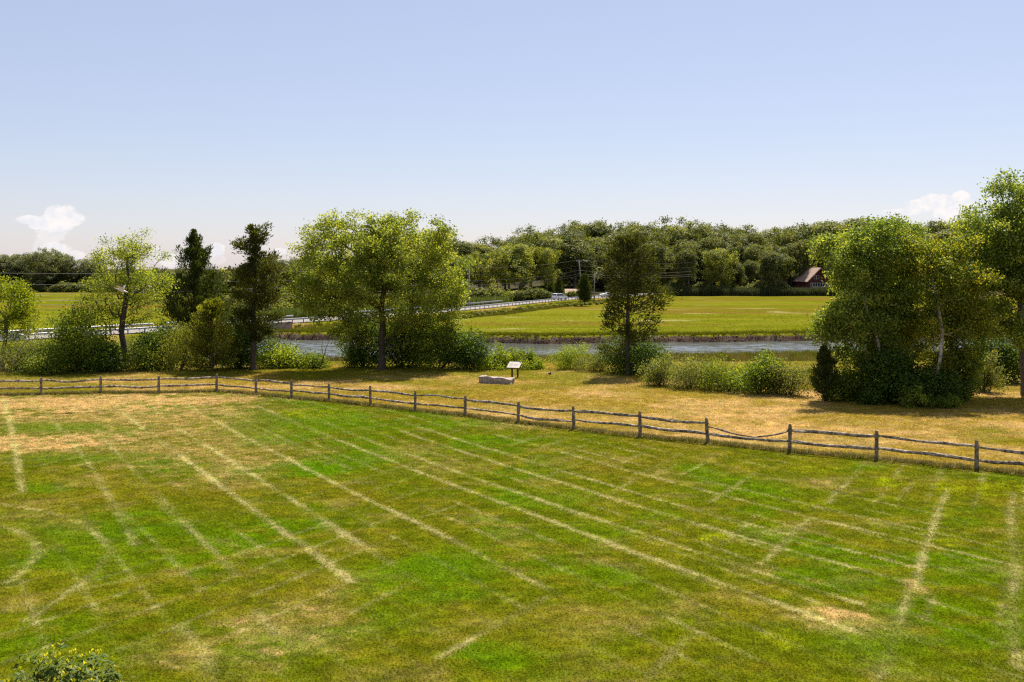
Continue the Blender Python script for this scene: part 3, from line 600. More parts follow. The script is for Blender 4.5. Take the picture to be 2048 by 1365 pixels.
cedar('small_cedar', 'small dark conical cedar at the left foot of the birch clump', at(1650, 803), 2.75, lambda t: .92 * (1 - t) ** .75 * min(1, .6 + 2 * t), M_CEDAR, 61, nb=75, t0=.03, r0=.06, rise=.5, per=190, plume=.17, spray=(.13, .045))
cedar('feathery_juniper', 'feathery yellow-green juniper with drooping tips in front of the dark cedar', at(424, 743), 4.8, lambda t: 2.05 * (1.02 - t) ** .7 * min(1, .75 + t), M_JUN, 71, nb=80, t0=.05, r0=.10, rise=.15, per=260, plume=.19, pz=.5, rvar=(.5, 1.3), spray=(.17, .055), droop=.1)
cedar('roadside_cedar', 'dark conical cedar standing between the white cars beside the road', (PX(1169, 258), 258, -2.3), 7.2, lambda t: 1.75 * (1.02 - t) ** .55 * min(1, .75 + t), M_CEDAR, 73, nb=70, t0=.03, r0=.12, rise=.7, per=150, plume=.42, spray=(.45, .16))
for i, (px, D, H, lab) in enumerate([(1118, 292, 6.2, 'slim pointed cedar just behind the white van on the road'), (1102, 300, 4.2, 'short green cedar left of the slim cedar behind the road')]):
    cedar('slim_cedar', lab, (PX(px, D), D, -2.2), H, lambda t: 1.3 * (1.02 - t) ** .6, M_CEDAR, 80 + i, nb=50, t0=.03, r0=.1, rise=.8, per=120, plume=.4, spray=(.45, .16))
# yellow tree on the left border
broadleaf('yellow_tree', 'bright yellow-green tree cut off by the left border of the view', at(12, 737), [(0, 0, 4.6, 2.0, 1.8, 1.6), (-1.4, 0, 5.2, 1.6, 1.5, 1.3), (1.1, 0, 4.1, 1.1, 1.2, 1.1), (.2, .3, 3.0, 1.6, 1.4, .9)],
    [(-.3, 0, -.1), (-.2, 0, 1.2), (0, 0, 2.2), (0, 0, 3.4)], .13, M_YELLOW, M_BARKG, nclump=110, per=105, cr=.45, leaf=(.13, .085), seed=91, k0=2)
# birch / poplar clump on the right
broadleaf('leaning_birch', 'pale-stemmed birch on the left side of the right-hand clump', at(1752, 800),
    [(-.8, .3, 6.3, 1.4, 1.6, 2.0), (-1.3, -.6, 4.4, 1.5, 1.2, 1.3), (.2, .3, 7.6, 1.9, 1.8, 1.7), (-2.1, -.2, 3.7, 1.4, 1.3, 1.2), (.6, .2, 5.2, 1.6, 1.6, 2.2), (-2.2, .1, 7.7, 1.1, 1.0, .8), (.4, .2, 3.6, 1.3, 1.4, 1.2), (.3, .3, 9.0, 1.0, 1.0, .6), (-1.0, -.3, 2.0, 1.4, 1.1, 1.2), (.3, -.5, 1.6, 1.2, .9, 1.2)],
    [(.15, -.6, -.1), (.05, -1.0, 1.3), (-.2, -1.1, 2.6), (-.4, -1.0, 3.7), (-.75, -.6, 4.9), (-.9, -.1, 6.4)], .085, M_POPLAR, M_BIRCH, nclump=440, per=120, cr=.40, leaf=(.125, .09), seed=101, k0=3, inner=.25, rough=.5)
broadleaf('twin_birch', 'pale twin-stemmed birch with thin yellowing foliage right of the clump centre', at(1856, 806),
    [(.6, 0, 6.2, 1.6, 1.5, 1.7), (1.8, .2, 5.0, 1.3, 1.2, 1.1), (2.6, 0, 6.3, .9, .9, .8), (-.4, .2, 7.6, 1.4, 1.4, 1.0), (1.4, .2, 7.8, 1.2, 1.2, .8), (.4, 0, 4.0, 1.4, 1.3, 1.0), (1.4, -.2, 3.0, 1.3, 1.1, 1.2), (2.3, .2, 4.2, 1.1, 1.0, 1.0), (.9, -.5, 1.5, 1.3, .9, 1.1)],
    [(-.25, -.5, -.1), (-.05, -1.0, 1.2), (.15, -1.1, 2.4), (.3, -1.0, 3.6), (.22, -.7, 4.9), (.1, -.2, 6.6)], .085, M_POPLARY, M_BIRCH, nclump=360, per=90, cr=.42, leaf=(.115, .085), seed=107, k0=3, inner=.2, rough=.6)
broadleaf('clump_poplar', 'dense dark green poplar in the heart of the right-hand clump', at(1806, 790),
    [(0, .9, 6.4, 1.9, 1.4, 2.4), (-.2, .4, 8.3, 1.4, 1.3, 1.2), (.9, .5, 4.5, 1.5, 1.4, 1.6), (-1.1, .4, 4.4, 1.4, 1.4, 1.6), (0, .2, 2.8, 1.9, 1.5, 1.3)],
    [(0, .4, -.1), (0, .4, 1.5), (.1, .45, 3.0), (0, .4, 4.6), (0, .4, 6.4)], .13, M_POPLAR, M_BARKG, nclump=300, per=120, cr=.42, leaf=(.12, .09), seed=113, k0=2, inner=.25)
broadleaf('border_maple', 'tall dark broadleaf tree cut off by the right border of the view', at(2052, 792),
    [(-2.3, 0, 9.0, 1.4, 1.4, 1.5), (-2.5, .2, 7.0, 1.4, 1.4, 1.2), (-2.4, .2, 4.4, 1.6, 1.3, 1.0), (-1.2, -.2, 3.6, 1.5, 1.3, .9), (-3.0, .2, 5.8, 1.2, 1.1, 1.0), (-.9, 0, 8.2, 2.3, 2.3, 2.4), (.8, 0, 9.6, 2.2, 2.2, 2.2), (-.6, 0, 10.8, 1.3, 1.3, 1.1), (-1.6, 0, 5.8, 1.8, 1.8, 1.4), (1.8, 0, 6.8, 2.2, 2.0, 2.0), (.6, -.2, 6.0, 2.0, 1.8, 1.2), (-.1, 0, 7.6, 2.0, 2.2, 2.2)],
    [(.1, 0, -.1), (0, 0, 1.3), (-.08, 0, 2.6), (-.2, 0, 3.8), (-.15, 0, 5.4), (0, 0, 7.2), (0, 0, 9)], .27, M_POPLAR, M_BARKG, nclump=520, per=120, cr=.46, leaf=(.135, .095), seed=127, k0=3, inner=.3, rough=.5)
# bare limbs showing beside the birches and at the water
def bare(name, label, loc, paths, mat, cat='tree'):
    mb = MB()
    for pts, r0 in paths: mb.tube(pts, [r0 * (1 - .75 * i / (len(pts) - 1)) for i in range(len(pts))], 6)
    me = mb.mesh(name, mat, sm=True); o = add(name, me, None, loc); return tag(o, label, cat)
bare('dead_birch', 'bare grey dead birch stem with forked limbs between the clump and the border tree', at(1890, 800),
     [([(0, 0, -.1), (.1, 0, 1.5), (.35, 0, 2.9), (.6, -.05, 4.2), (1.0, -.1, 5.3), (1.2, -.1, 6.6), (1.15, 0, 7.4)], .085), ([(.6, 0, 4.1), (1.3, -.1, 4.7), (2.0, -.1, 5.3)], .05), ([(.62, 0, 4.3), (1.4, -.2, 5.1), (2.3, -.2, 5.6), (2.9, -.2, 5.6)], .045), ([(1.0, -.1, 5.4), (.8, 0, 6.2), (.9, 0, 6.9)], .03)], M_DEAD)
bare('dead_sapling', 'bare leaning dead sapling with pale branches against the creek water', at(640, 738),
     [([(0, 0, -.05), (.18, 0, .5), (.30, 0, 1.0), (.42, 0, 1.5), (.75, 0, 2.2), (1.05, 0, 2.6)], .055), ([(.12, 0, .45), (.22, 0, .95), (.12, 0, 1.5), (.20, 0, 2.0), (.18, 0, 2.5)], .04), ([(.34, 0, 1.0), (.8, .1, .75), (1.2, .1, .35), (1.6, .1, .2)], .022)], M_DEAD)
bare('dead_branch', 'crooked bare pale branch in front of the parked white car on the left', at(36, 748),
     [([(-.1, 0, 1.2), (.3, 0, 1.9), (.75, 0, 2.25), (.7, 0, 2.7), (.85, 0, 3.2), (1.1, 0, 3.6)], .05), ([(-.1, 0, 1.3), (-.3, 0, .6), (-.3, 0, -.05)], .055), ([(.75, 0, 2.25), (1.3, 0, 1.9), (1.6, 0, 2.3)], .02)], M_DEAD)

# shrubs: px, base row, width px, top row, material, leaf count, leaf size, label
SH = [
 (20, 752, 130, 672, M_SHRUBO, 5000, (.12, .04), 'olive grassy shrub at the left border above the fence'),
 (75, 752, 100, 712, M_SHRUB, 3500, (.13, .07), 'low leafy shrub between the border shrub and the tall bush'),
 (135, 748, 125, 606, M_SHRUB, 11000, (.14, .09), 'tall dense green bush with a pointed top near the left border'),
 (172, 740, 90, 668, M_SHRUBD, 6000, (.13, .085), 'dark bush filling in right behind the tall pointed bush'),
 (310, 740, 90, 655, M_SHRUBD, 6500, (.13, .085), 'dark bush behind the olive juniper-like shrub'),
 (48, 744, 100, 690, M_SHRUBD, 6000, (.13, .085), 'dark bush behind the low leafy shrub near the left border'),
 (205, 746, 80, 685, M_SHRUBD, 4500, (.12, .08), 'dark green shrub left of the forked trunk'),
 (288, 744, 90, 680, M_SHRUB, 5000, (.12, .08), 'mid green shrub right of the forked trunk'),
 (345, 746, 110, 645, M_JUN, 8500, (.12, .045), 'olive juniper-like shrub left of the feathery juniper'),
 (470, 741, 110, 618, M_SHRUBD, 9000, (.12, .08), 'dark shrub in the shade between juniper and tall cedar'),
 (553, 739, 100, 693, M_SHRUBY, 5000, (.14, .09), 'bright yellow-green shrub just right of the tall cedar'),
 (612, 739, 80, 708, M_SHRUB, 3500, (.12, .08), 'low green shrub below the dead sapling'),
 (722, 739, 100, 632, M_SHRUBD, 6500, (.13, .085), 'dark shrub at the left foot of the spreading tree'),
 (800, 741, 130, 628, M_SHRUBD, 9000, (.13, .085), 'dark shrub behind the trunk of the spreading tree'),
 (872, 743, 140, 618, M_SHRUB, 10000, (.13, .085), 'tall green shrub under the right side of the spreading tree'),
 (932, 742, 90, 655, M_SHRUBD, 6000, (.13, .085), 'dark rounded shrub right end of the spreading tree thicket'),
 (990, 740, 60, 698, M_SHRUBY, 3000, (.12, .08), 'yellow-green shrub left of the sign panel'),
 (1018, 735, 46, 694, M_SHRUB, 3000, (.13, .05), 'upright dark green shrub directly behind the sign panel'),
 (1050, 738, 46, 697, M_SHRUB, 3000, (.13, .05), 'upright green shrub right behind the sign panel'),
 (985, 742, 70, 720, M_SHRUBY, 2000, (.10, .07), 'low bright weedy bush left of the sign posts'),
 (1065, 741, 60, 722, M_SHRUBY, 2000, (.10, .07), 'low bright weedy bush right of the sign posts'),
 (1143, 742, 78, 691, M_SHRUBY, 8000, (.09, .035), 'round feathery yellow-green bush between sign and ragged cedar'),
 (1195, 746, 80, 708, M_SHRUBO, 5000, (.10, .04), 'pale olive shrub between the round bush and ragged cedar'),
 (1275, 754, 120, 672, M_SHRUBD, 9000, (.12, .08), 'dark ivy-like shrub around the foot of the ragged cedar'),
 (1325, 776, 80, 716, M_SHRUBO, 5000, (.11, .045), 'pale olive shrub at the left end of the right-hand thicket'),
 (1392, 782, 110, 718, M_SHRUBO, 6500, (.11, .045), 'olive shrub second from the left in the right-hand thicket'),
 (1462, 788, 110, 722, M_SHRUB, 6500, (.11, .05), 'leafy green shrub in the middle of the right-hand thicket'),
 (1528, 793, 100, 716, M_SHRUB, 6500, (.12, .085), 'broad-leaved shrub in the right-hand thicket left of the small cedar'),
 (1590, 796, 95, 724, M_SHRUBO, 5500, (.11, .05), 'olive shrub touching the small conical cedar'),
 (1708, 806, 90, 738, M_SHRUB, 7000, (.11, .08), 'dark shrub under the leaning birch'),
 (1795, 812, 110, 690, M_SHRUBD, 11000, (.11, .08), 'dark shrub at the centre foot of the birch clump'),
 (1872, 815, 110, 728, M_SHRUBD, 11000, (.11, .08), 'dark shrub at the foot of the twin birch'),
 (1930, 808, 80, 690, M_SHRUB, 9000, (.11, .08), 'tall dark shrub at the right end of the birch clump'),
 (1838, 821, 60, 775, M_SHRUB, 2500, (.10, .07), 'low green weeds at the front foot of the birch clump'),
 (1900, 820, 50, 790, M_SHRUB, 1800, (.10, .07), 'small low weeds at the right front foot of the birch clump'),
 (1752, 813, 44, 782, M_SHRUBD, 1800, (.10, .07), 'small dark low bush at the left front foot of the birch clump'),
 (1980, 787, 70, 705, M_SHRUBO, 5000, (.12, .05), 'pale sunlit shrub left of the border tree trunk'),
 (2020, 770, 110, 650, M_SHRUBD, 8000, (.13, .09), 'dark shrub behind the border tree trunk')]
for i, (px, pb, w, pt, mat, nl, lf, lab) in enumerate(SH):
    x, y, z = at(px, pb); kk = y / FPX
    if mat in (M_SHRUBD,): nl = int(nl * 1.3)
    shrub(lab, (x, y + w * kk * .35, z - .05), w * kk, (pb - pt) * kk * .97, mat, 300 + i, nl=nl, leaf=lf, lobes=5 if w > 90 else 4, upright=mat in (M_SHRUBO, M_JUN) or (px in (1018, 1050)), group=None)
# shrubs on the slope and beyond the road
SL = [(190, 100, 3.0, 5.0, M_SHRUB, 'green shrub on the slope below the left guardrail'), (262, 106, 2.9, 5.2, M_SHRUBO, 'olive shrub on the slope beneath the guardrail post'), (325, 112, 3.2, 6, M_SHRUB, 'green shrub on the slope beside the dark cedar'),
      (100, 96, 3.0, 5.5, M_SHRUB, 'green shrub on the slope behind the tall pointed bush'), (60, 104, 3.0, 5.5, M_SHRUBD, 'dark shrub right of the parked white car'),
      (575, 196, 5.8, 6.5, M_WOODL, 'light green thicket left beyond the bridge guardrail'), (612, 205, 7.0, 8, M_WOODM, 'green thicket centred beyond the bridge guardrail'), (655, 212, 7.4, 9, M_WOODL, 'light thicket beyond the guardrail left of the spreading tree'),
      (700, 225, 7.6, 10, M_WOODM, 'green thicket beyond the road behind the spreading tree'), (545, 190, 4.0, 7, M_SHRUBO, 'olive thicket beyond the road right of tall cedar'), (480, 180, 5.0, 9, M_WOODM, 'green thicket beyond the road behind the tall cedar'), (420, 178, 4.5, 8, M_WOODL, 'light thicket beyond the road behind the juniper')]
for i, (px, D, h, w, mat, lab) in enumerate(SL):
    x = PX(px, D); z = float(land_z(np.array([x]), np.array([float(D)]))[0])
    big = D > 150; shrub(lab, (x, D, z - .1), w, h, mat, 400 + i, nl=6000, leaf=(.38, .25) if big else (.17, .1), lobes=5, cat='shrub', name='thicket' if big else 'shrub')

# ------------------------------------------------------------------ wood beyond the marsh
def far_variant(i, mat):
    r = np.random.default_rng(900 + i); sh = r.uniform(.75, 1.25)
    E = [(0, 0, .64, .30 * sh, .30 * sh, .32)]
    for k in range(11):
        a = r.uniform(0, 6.28); R = r.uniform(.12, .30) * sh; E.append((math.cos(a) * R, math.sin(a) * R, r.uniform(.24, .88), r.uniform(.13, .21), r.uniform(.13, .21), r.uniform(.10, .17)))
    C, D = ell_points(r, E, 170, .66, .5, i * 2.2); C[:, 2] = np.clip(C[:, 2], .10, 1.0); tr = [(0, 0, -.05), (0, .005, .15), (.01, 0, .3), (0, 0, .45), (0, .01, .62)]
    Q, par, cnt, n = grow(np.array(tr), C, r, 1); P, Nn, T, v = clump_leaves(r, C, D, 66, .062, .7, .45, .75, .75)
    s = r.uniform(.6, 1.3, len(P)); wm = wood_mesh('trunk', Q, par, cnt, n, .022, M_BARKG, .0028, .55, 5)
    return wm, leaf_mesh('crown', P, Nn, T, .027 * s, .021 * s, v, mat)
FV = [far_variant(i, m) for i, m in enumerate([M_WOODD, M_WOODM, M_WOODM, M_WOODD, M_WOODL, M_WOODM, M_WOODL, M_FARL, M_FARL])]
r = np.random.default_rng(55)
def far_tree(px, D, top, var, label, group, sx=1.0):
    x = PX(px, D); z = float(land_z(np.array([x]), np.array([float(D)]))[0]); H = ZY(top, D) - z
    t = thing('wood_tree', label, 'tree', (x, D, z), r.uniform(0, 6.28), group); wm, cm = FV[var]; q = H * sx
    for nm, me in (('trunk', wm), ('crown', cm)): add(nm, me, t, scale=(q, q, H))
    return t
def sky_line(px): return float(np.interp(px, [-80, 20, 90, 150, 220, 300, 380, 470, 540, 600, 700, 860, 900, 950, 1000, 1040, 1075, 1110, 1150, 1200, 1250, 1300, 1360, 1420, 1480, 1520, 1560, 1600, 1650, 1700, 1800, 1880, 1950, 2060, 2200],
    [510, 504, 500, 508, 530, 542, 540, 535, 502, 512, 500, 470, 474, 476, 462, 442, 447, 452, 444, 444, 447, 439, 437, 443, 452, 460, 448, 444, 438, 436, 440, 426, 428, 425, 420]))
LAB = {'a': ('tree in the far wood seen between the spreading tree and the leaning pole', 'wood trees behind the roadside pole'),
       'b': ('tree in the far wood across the marsh between leaning pole and red house', 'wood trees across the marsh'),
       'c': ('tree in the far wood seen right of the red house behind the birch clump', 'wood trees right of the red house'),
       'd': ('tree in the far tree line across the left marsh', 'far tree line across the left marsh'),
       'e': ('tree in the far tree line between dark cedar and spreading tree', 'far trees behind the tall cedar')}
LABROW = {0: 'front-row', 1: 'middle-row', 2: 'skyline', 3: 'hindmost'}
def wood_row(p0, p1, step, D, dtop, key, vs, jit=.3, sx=1.0, row=0):
    px = p0
    while px < p1:
        q = px + r.uniform(-jit, jit) * step; d = D + r.uniform(-7, 7)
        if not (1085 < q < 1225 and d < 322) and not (1596 < q < 1670 and d < 384): far_tree(q, d, sky_line(q) + dtop + r.uniform(-9, 12), vs[r.integers(len(vs))], (LABROW[row] + ' ' + LAB[key][0]), LABROW[row] + ' ' + LAB[key][1], sx * r.uniform(.75, 1.3))
        px += step
wood_row(745, 1130, 44, 330, 34, 'a', [4, 6, 1], sx=.9, row=0)
wood_row(760, 1140, 42, 352, 14, 'a', [1, 2, 0], row=1)
wood_row(780, 1140, 44, 376, 2, 'a', [0, 1, 3], row=2)
wood_row(1135, 1700, 42, 366, 52, 'b', [0, 1, 3, 2, 4], sx=1.0)
wood_row(1120, 1650, 40, 384, 26, 'b', [0, 1, 2, 5], sx=.95, row=1)
wood_row(1120, 1660, 38, 404, 8, 'b', [1, 2, 5, 6, 0, 3], row=2)
wood_row(1110, 1660, 42, 424, 0, 'b', [0, 1, 5], row=3)
wood_row(1665, 2160, 44, 390, 30, 'c', [0, 1, 2, 3]); wood_row(1670, 2180, 40, 418, 4, 'c', [1, 2, 5], row=2)
wood_row(-110, 330, 40, 420, 3, 'd', [7, 8]); wood_row(-100, 330, 46, 436, 0, 'd', [8, 7], row=3)
wood_row(320, 760, 40, 380, 2, 'e', [7, 1, 2], row=2); wood_row(500, 800, 40, 345, 14, 'e', [1, 4, 2])

# undergrowth along the wooded shore and beyond the road
def under_variant(i, mat):
    r = np.random.default_rng(950 + i); E = [(r.uniform(-.5, .5), r.uniform(-.3, .3), r.uniform(.3, .6), r.uniform(.3, .5), r.uniform(.3, .5), r.uniform(.25, .4)) for k in range(5)]
    C, D = ell_points(r, E, 70, .5, .4, i * 1.3); C[:, 2] = np.clip(C[:, 2], .05, 1); P, Nn, T, v = clump_leaves(r, C, D, 34, .2, .8, .35, .7, .8); s_ = r.uniform(.6, 1.3, len(P)); P[:, 2] = np.maximum(P[:, 2], .02)
    st = [(np.array([r.uniform(-.01, .01), r.uniform(-.01, .01), -.05]), C[r.integers(len(C))], .03, .01) for k in range(5)]
    V, F = tubes(*[np.array([q[j] for q in st]) for j in range(4)]); return mesh_np('stem', V, [F], M_BARK, None, True), leaf_mesh('foliage', P, Nn, T, .12 * s_, .09 * s_, v, mat)
UV = [under_variant(0, M_WOODD), under_variant(1, M_WOODM), under_variant(2, M_WOODL), under_variant(3, M_SHRUBO)]
def under_row(p0, p1, step, dfun, hs, vs, label, group):
    px = p0
    while px < p1:
        q = px + r.uniform(-.4, .4) * step; D = dfun(q) + r.uniform(-2, 2); x = PX(q, D); z = float(land_z(np.array([x]), np.array([float(D)]))[0]); h = r.uniform(*hs)
        t = thing('undergrowth_bush', label, 'bush', (x, D, z - .05), r.uniform(0, 6.28), group); sm, fm = UV[vs[r.integers(len(vs))]]
        for nm, me in (('stem', sm), ('foliage', fm)): add(nm, me, t, scale=(h * r.uniform(.9, 1.3), h, h))
        px += step
under_row(1225, 1575, 17, lambda q: 359, (3, 5.5), [0, 0, 1], 'dark bush in the undergrowth along the shore at the marsh end', 'undergrowth along the wooded shore')
under_row(890, 1100, 16, lambda q: 296, (2.5, 4.5), [0, 1, 2], 'bush in the undergrowth between reeds and wood beyond the road', 'undergrowth beyond the road')
under_row(930, 1235, 11, lambda q: float(np.interp(q, [930, 1110, 1240], [195, 250, 278])) , (.7, 1.15), [2, 3], 'low roadside bush at the foot of the embankment by the marsh', 'low bushes at the embankment foot')
under_row(1128, 1165, 9, lambda q: 303, (1.5, 2.6), [2, 3, 1], 'garden bush in front of the low cottage beside the road', 'garden bushes at the cottage')
under_row(-120, 330, 15, lambda q: 430, (7, 10), [0, 1], 'dense tree-high thicket closing the far tree line across the left marsh', 'tall thickets across the left marsh')
under_row(330, 800, 17, lambda q: 400, (7, 10), [0, 1, 2], 'dense tree-high thicket closing the view behind the tall cedar', 'tall thickets behind the tall cedar')
under_row(-60, 330, 20, lambda q: 408, (2.5, 4.5), [0, 1], 'bush under the far tree line across the left marsh', 'undergrowth across the left marsh')

# ------------------------------------------------------------------ split-rail fence
M_RAIL = mat_plain('weathered_rail', (.105, .074, .050), .95, nscale=7, spec=.05, col2=(.46, .37, .28), bump=.6, detail=8)
M_POST = mat_plain('weathered_post', (.11, .080, .052), .95, nscale=9, spec=.05, col2=(.32, .25, .175), bump=.6, detail=8)
fence = thing('split_rail_fence', 'weathered two-rail split-rail fence crossing the lawn', 'fence', (0, 0, 0))
r = np.random.default_rng(77); FP = []
def bend_tube(pts, rad, seed, n=7, name='rail', mat=M_RAIL):
    q = np.random.default_rng(seed); mb = MB(); mb.tube(pts, rad, n); V = np.array(mb.V); V += q.normal(size=V.shape) * np.array([.004, .004, .009]); mb.V = [tuple(v) for v in V]
    return mb.mesh(name, mat)
for i, (px, pb, pt) in enumerate(POSTS):
    x, y = FENCE[i]; h = (pb - pt) * y / FPX + r.normal() * .025; lean = r.normal() * .03; s = np.array([lean, r.normal() * .015])
    if px == 1417: s = np.array([-.10, 0])
    pts = [(x + s[0] * u * h, y + s[1] * u * h, -.25 + (h + .25) * u) for u in (0, .3, .6, .9, 1.0)]
    add('post', bend_tube(pts, [.075, .072, .07, .068, .045], 1000 + i, 7, 'post', M_POST), fence); FP.append((x, y, h, s))
for i in range(len(FP) - 1):
    a, b_ = FP[i], FP[i + 1]
    for lv, f in (('t', .80), ('b', .38)):
        A = np.array([a[0] + a[3][0] * f, a[1], f * a[2] + r.normal() * .02]); B = np.array([b_[0] + b_[3][0] * f, b_[1], f * b_[2] + r.normal() * .02]); d = unit(B - A)
        sag = POSTS[i][0] == 1417 and lv == 't'; over = .10; A2, B2 = A - d * over, B + d * over
        if sag: A2, B2 = A - np.array([0, 0, .14]), B - np.array([0, 0, .02])
        n = 11; thick = r.uniform(.78, 1.2); w1, w2, ph = r.normal() * .016, r.normal() * .015, r.uniform(0, 6); pts, rad = [], []
        for k in range(n):
            u = k / (n - 1); p = A2 * (1 - u) + B2 * u
            p = p + np.array([0, 0, w1 * math.sin(u * 9 + ph) + w2 * math.sin(u * math.pi) * 2 - (.30 * (1 - (2 * u - 1.15) ** 2 / 1.3225) * math.sin(u * math.pi) ** .5 if sag else .02 * math.sin(u * math.pi))])
            e = min(u, 1 - u); rad.append((.026 if sag else (.028 + .027 * min(1, e / .12)) * thick) * r.uniform(.9, 1.1)); pts.append(tuple(p))
        add('rail', bend_tube(pts, rad, 2000 + i * 2 + (lv == 't')), fence)

# ------------------------------------------------------------------ stone slab, sign, garden spotlight, bird
M_STONE = mat_plain('granite', (.20, .16, .13), .9, nscale=9, col2=(.40, .33, .28), bump=.9, detail=9)
def slab():
    bm = bmesh.new(); bmesh.ops.create_cube(bm, size=1); bmesh.ops.subdivide_edges(bm, edges=bm.edges[:], cuts=7, use_grid_fill=True)
    for v in bm.verts:
        x, y, z = v.co; taper = 1 - .12 * (2 * abs(x)) ** 3
        co = Vector((x * 2.15, y * .62 * taper * (1 + .12 * math.sin(x * 7)), (z + .5) * .40 * (1 - .1 * x)))
        n = float(fbm(np.array([co.x * 2.2]), np.array([co.y * 2.2]), float(co.z * 2.2 + 3), 3)[0]) - .5
        co.z *= 1 + .75 * n; co.y += n * .30 + .08 * math.sin(co.x * 4 + 1) * (1 if y < 0 else .3); co.x += n * .25
        if z < 0: co.y *= .90
        v.co = co
    bmesh.ops.smooth_vert(bm, verts=bm.verts[:], factor=.35, use_axis_x=True, use_axis_y=True, use_axis_z=True)
    me = bpy.data.meshes.new('stone_slab'); bm.to_mesh(me); bm.free(); me.materials.append(M_STONE)
    for p in me.polygons: p.use_smooth = False
    return me
x, y, z = at(992, 768); tag(add('stone_slab', slab(), None, (x, y + .2, z + .02), (0, 0, -.42)), 'long low grey granite slab lying on the grass beside the sign', 'boulder')
M_SIGN = mat_plain('sign_face', (.52, .48, .41), .45, .06, 6); M_SIGNP = mat_plain('sign_post_brown', (.055, .032, .024), .7, .3, 12); M_PRINT = mat_plain('sign_print', (.40, .37, .30), .5, .2, 30); M_PRINTD = mat_plain('sign_print_dark', (.10, .09, .11), .5)
x, y, z = at(1029, 755.5); sg = thing('sign_panel', 'slanted white information panel on two dark posts near the granite slab', 'sign', (x, y, z), math.radians(-24))
tl = math.radians(34)
add('panel', MB().box((0, 0, 0), (.86, .60, .035)).mesh('panel', M_SIGN, .006), sg, (0, 0, .84), (tl, 0, 0))
pnl = sg.children[0]
add('frame', MB().box((0, .313, .0), (.88, .022, .05)).box((0, -.313, 0), (.88, .022, .05)).box((.432, 0, 0), (.022, .60, .05)).box((-.432, 0, 0), (.022, .60, .05)).mesh('frame', M_SIGNP), pnl)
add('print', MB().box((-.22, .0, .0195), (.24, .30, .003)).box((.12, .06, .0195), (.30, .015, .003)).box((.12, .0, .0195), (.30, .015, .003)).box((.12, -.06, .0195), (.30, .015, .003)).box((.10, -.12, .0195), (.26, .015, .003)).mesh('print', M_PRINT), pnl)
add('emblem', MB().box((.33, .22, .0195), (.10, .10, .003)).mesh('emblem', M_PRINTD), pnl)
for s in (-1, 1): add('post', MB().box((0, 0, .30), (.09, .09, .90)).mesh('post', M_SIGNP, .006), sg, (s * .19, .06, 0))
x, y, z = at(1100, 750); gl = thing('garden_spotlight', 'tiny dark spotlight with a pale face on the grass right of the sign', 'spotlight', (x, y, z + .04), .5)
add('housing', MB().tube([(-.12, 0, .10), (.0, 0, .11), (.05, 0, .12)], [.05, .07, .085], 10).mesh('housing', mat_plain('dark_housing', (.03, .025, .025), .5, .2)), gl)
add('lens', MB().tube([(.05, -.001, .12), (.075, -.001, .12)], [.08, .055], 10).mesh('lens', mat_plain('pale_lens', (.7, .68, .66), .25, .05)), gl)
add('bracket', MB().box((0, 0, .02), (.05, .16, .06)).mesh('bracket', gl.children[0].data.materials[0]), gl)
def bird():
    D = 50; t = thing('bird', 'pale bird flying past the airy forked tree with raised wings', 'bird', (PX(244, D), D, ZY(581, D)), math.radians(-4))
    Mw = mat_plain('pale_feather', (.70, .60, .52), .7, .15, 20); Md = mat_plain('grey_feather', (.16, .15, .15), .7, .2, 20)
    n = 10; pts = [(-.30 + .62 * i / (n - 1), 0, .09 - .20 * i / (n - 1)) for i in range(n)]; rad = [.006, .02, .042, .058, .066, .064, .056, .04, .026, .012]
    add('body', MB().tube(pts, rad, 10).mesh('body', Mw, sm=True), t)
    def wing(sy, mat, tip):
        V, F = [], []; m = 7
        for i in range(m):
            u = i / (m - 1); c = Vector((.02, 0, .02)).lerp(Vector(tip), u) + Vector((0, 0, .05 * math.sin(u * 3.1))); ch = .21 * (1 - .75 * u ** 1.6)
            for k, (f, th) in enumerate(((-.5, 0), (-.1, .012), (.5, 0), (-.1, -.012))): V.append(tuple(c + Vector((-f * ch, th * sy * (1 - u * .7), -f * ch * .25 ))))
        for i in range(m - 1):
            for k in range(4): F.append((i * 4 + k, i * 4 + (k + 1) % 4, i * 4 + 4 + (k + 1) % 4, i * 4 + 4 + k))
        F += [(0, 1, 2, 3), tuple((m - 1) * 4 + k for k in (3, 2, 1, 0))]
        mb = MB(); mb.V, mb.F = V, F; return mb.mesh('wing', mat, sm=True)
    add('wing', wing(-1, Mw, (-.20, -.32, .22)), t); add('wing', wing(1, Md, (.02, .34, .26)), t)
    add('tail', MB().box((-.34, 0, .10), (.16, .09, .012), ry=.3).mesh('tail', Md), t)
bird()

# ------------------------------------------------------------------ guardrails, bridge, poles, wires
M_STEEL = mat_plain('galvanised_steel', (.34, .34, .35), .42, .12, 3, metal=.6); M_GPOST = mat_plain('guardrail_post', (.10, .10, .11), .7, .2, 6)
RS = np.concatenate([[0], np.cumsum(np.linalg.norm(np.diff(ROAD_E, axis=0), axis=1))])
def road_at(s, o):
    x, y = np.interp(s, RS, ROAD_E[:, 0]), np.interp(s, RS, ROAD_E[:, 1]); i = int(np.clip(np.searchsorted(RS, s), 0, len(RS) - 1)); n, t = ROAD_N[i], ROAD_T[i]
    return x + n[0] * o, y + n[1] * o, math.atan2(t[1], t[0])
def s_at_px(px): return float(np.interp(px, (ROAD_E[:, 0] / ROAD_E[:, 1] * FPX + 1024)[:-46], RS[:-46]))
gp = MB().box((0, 0, .36), (.10, .12, .80)).mesh('post', M_GPOST)
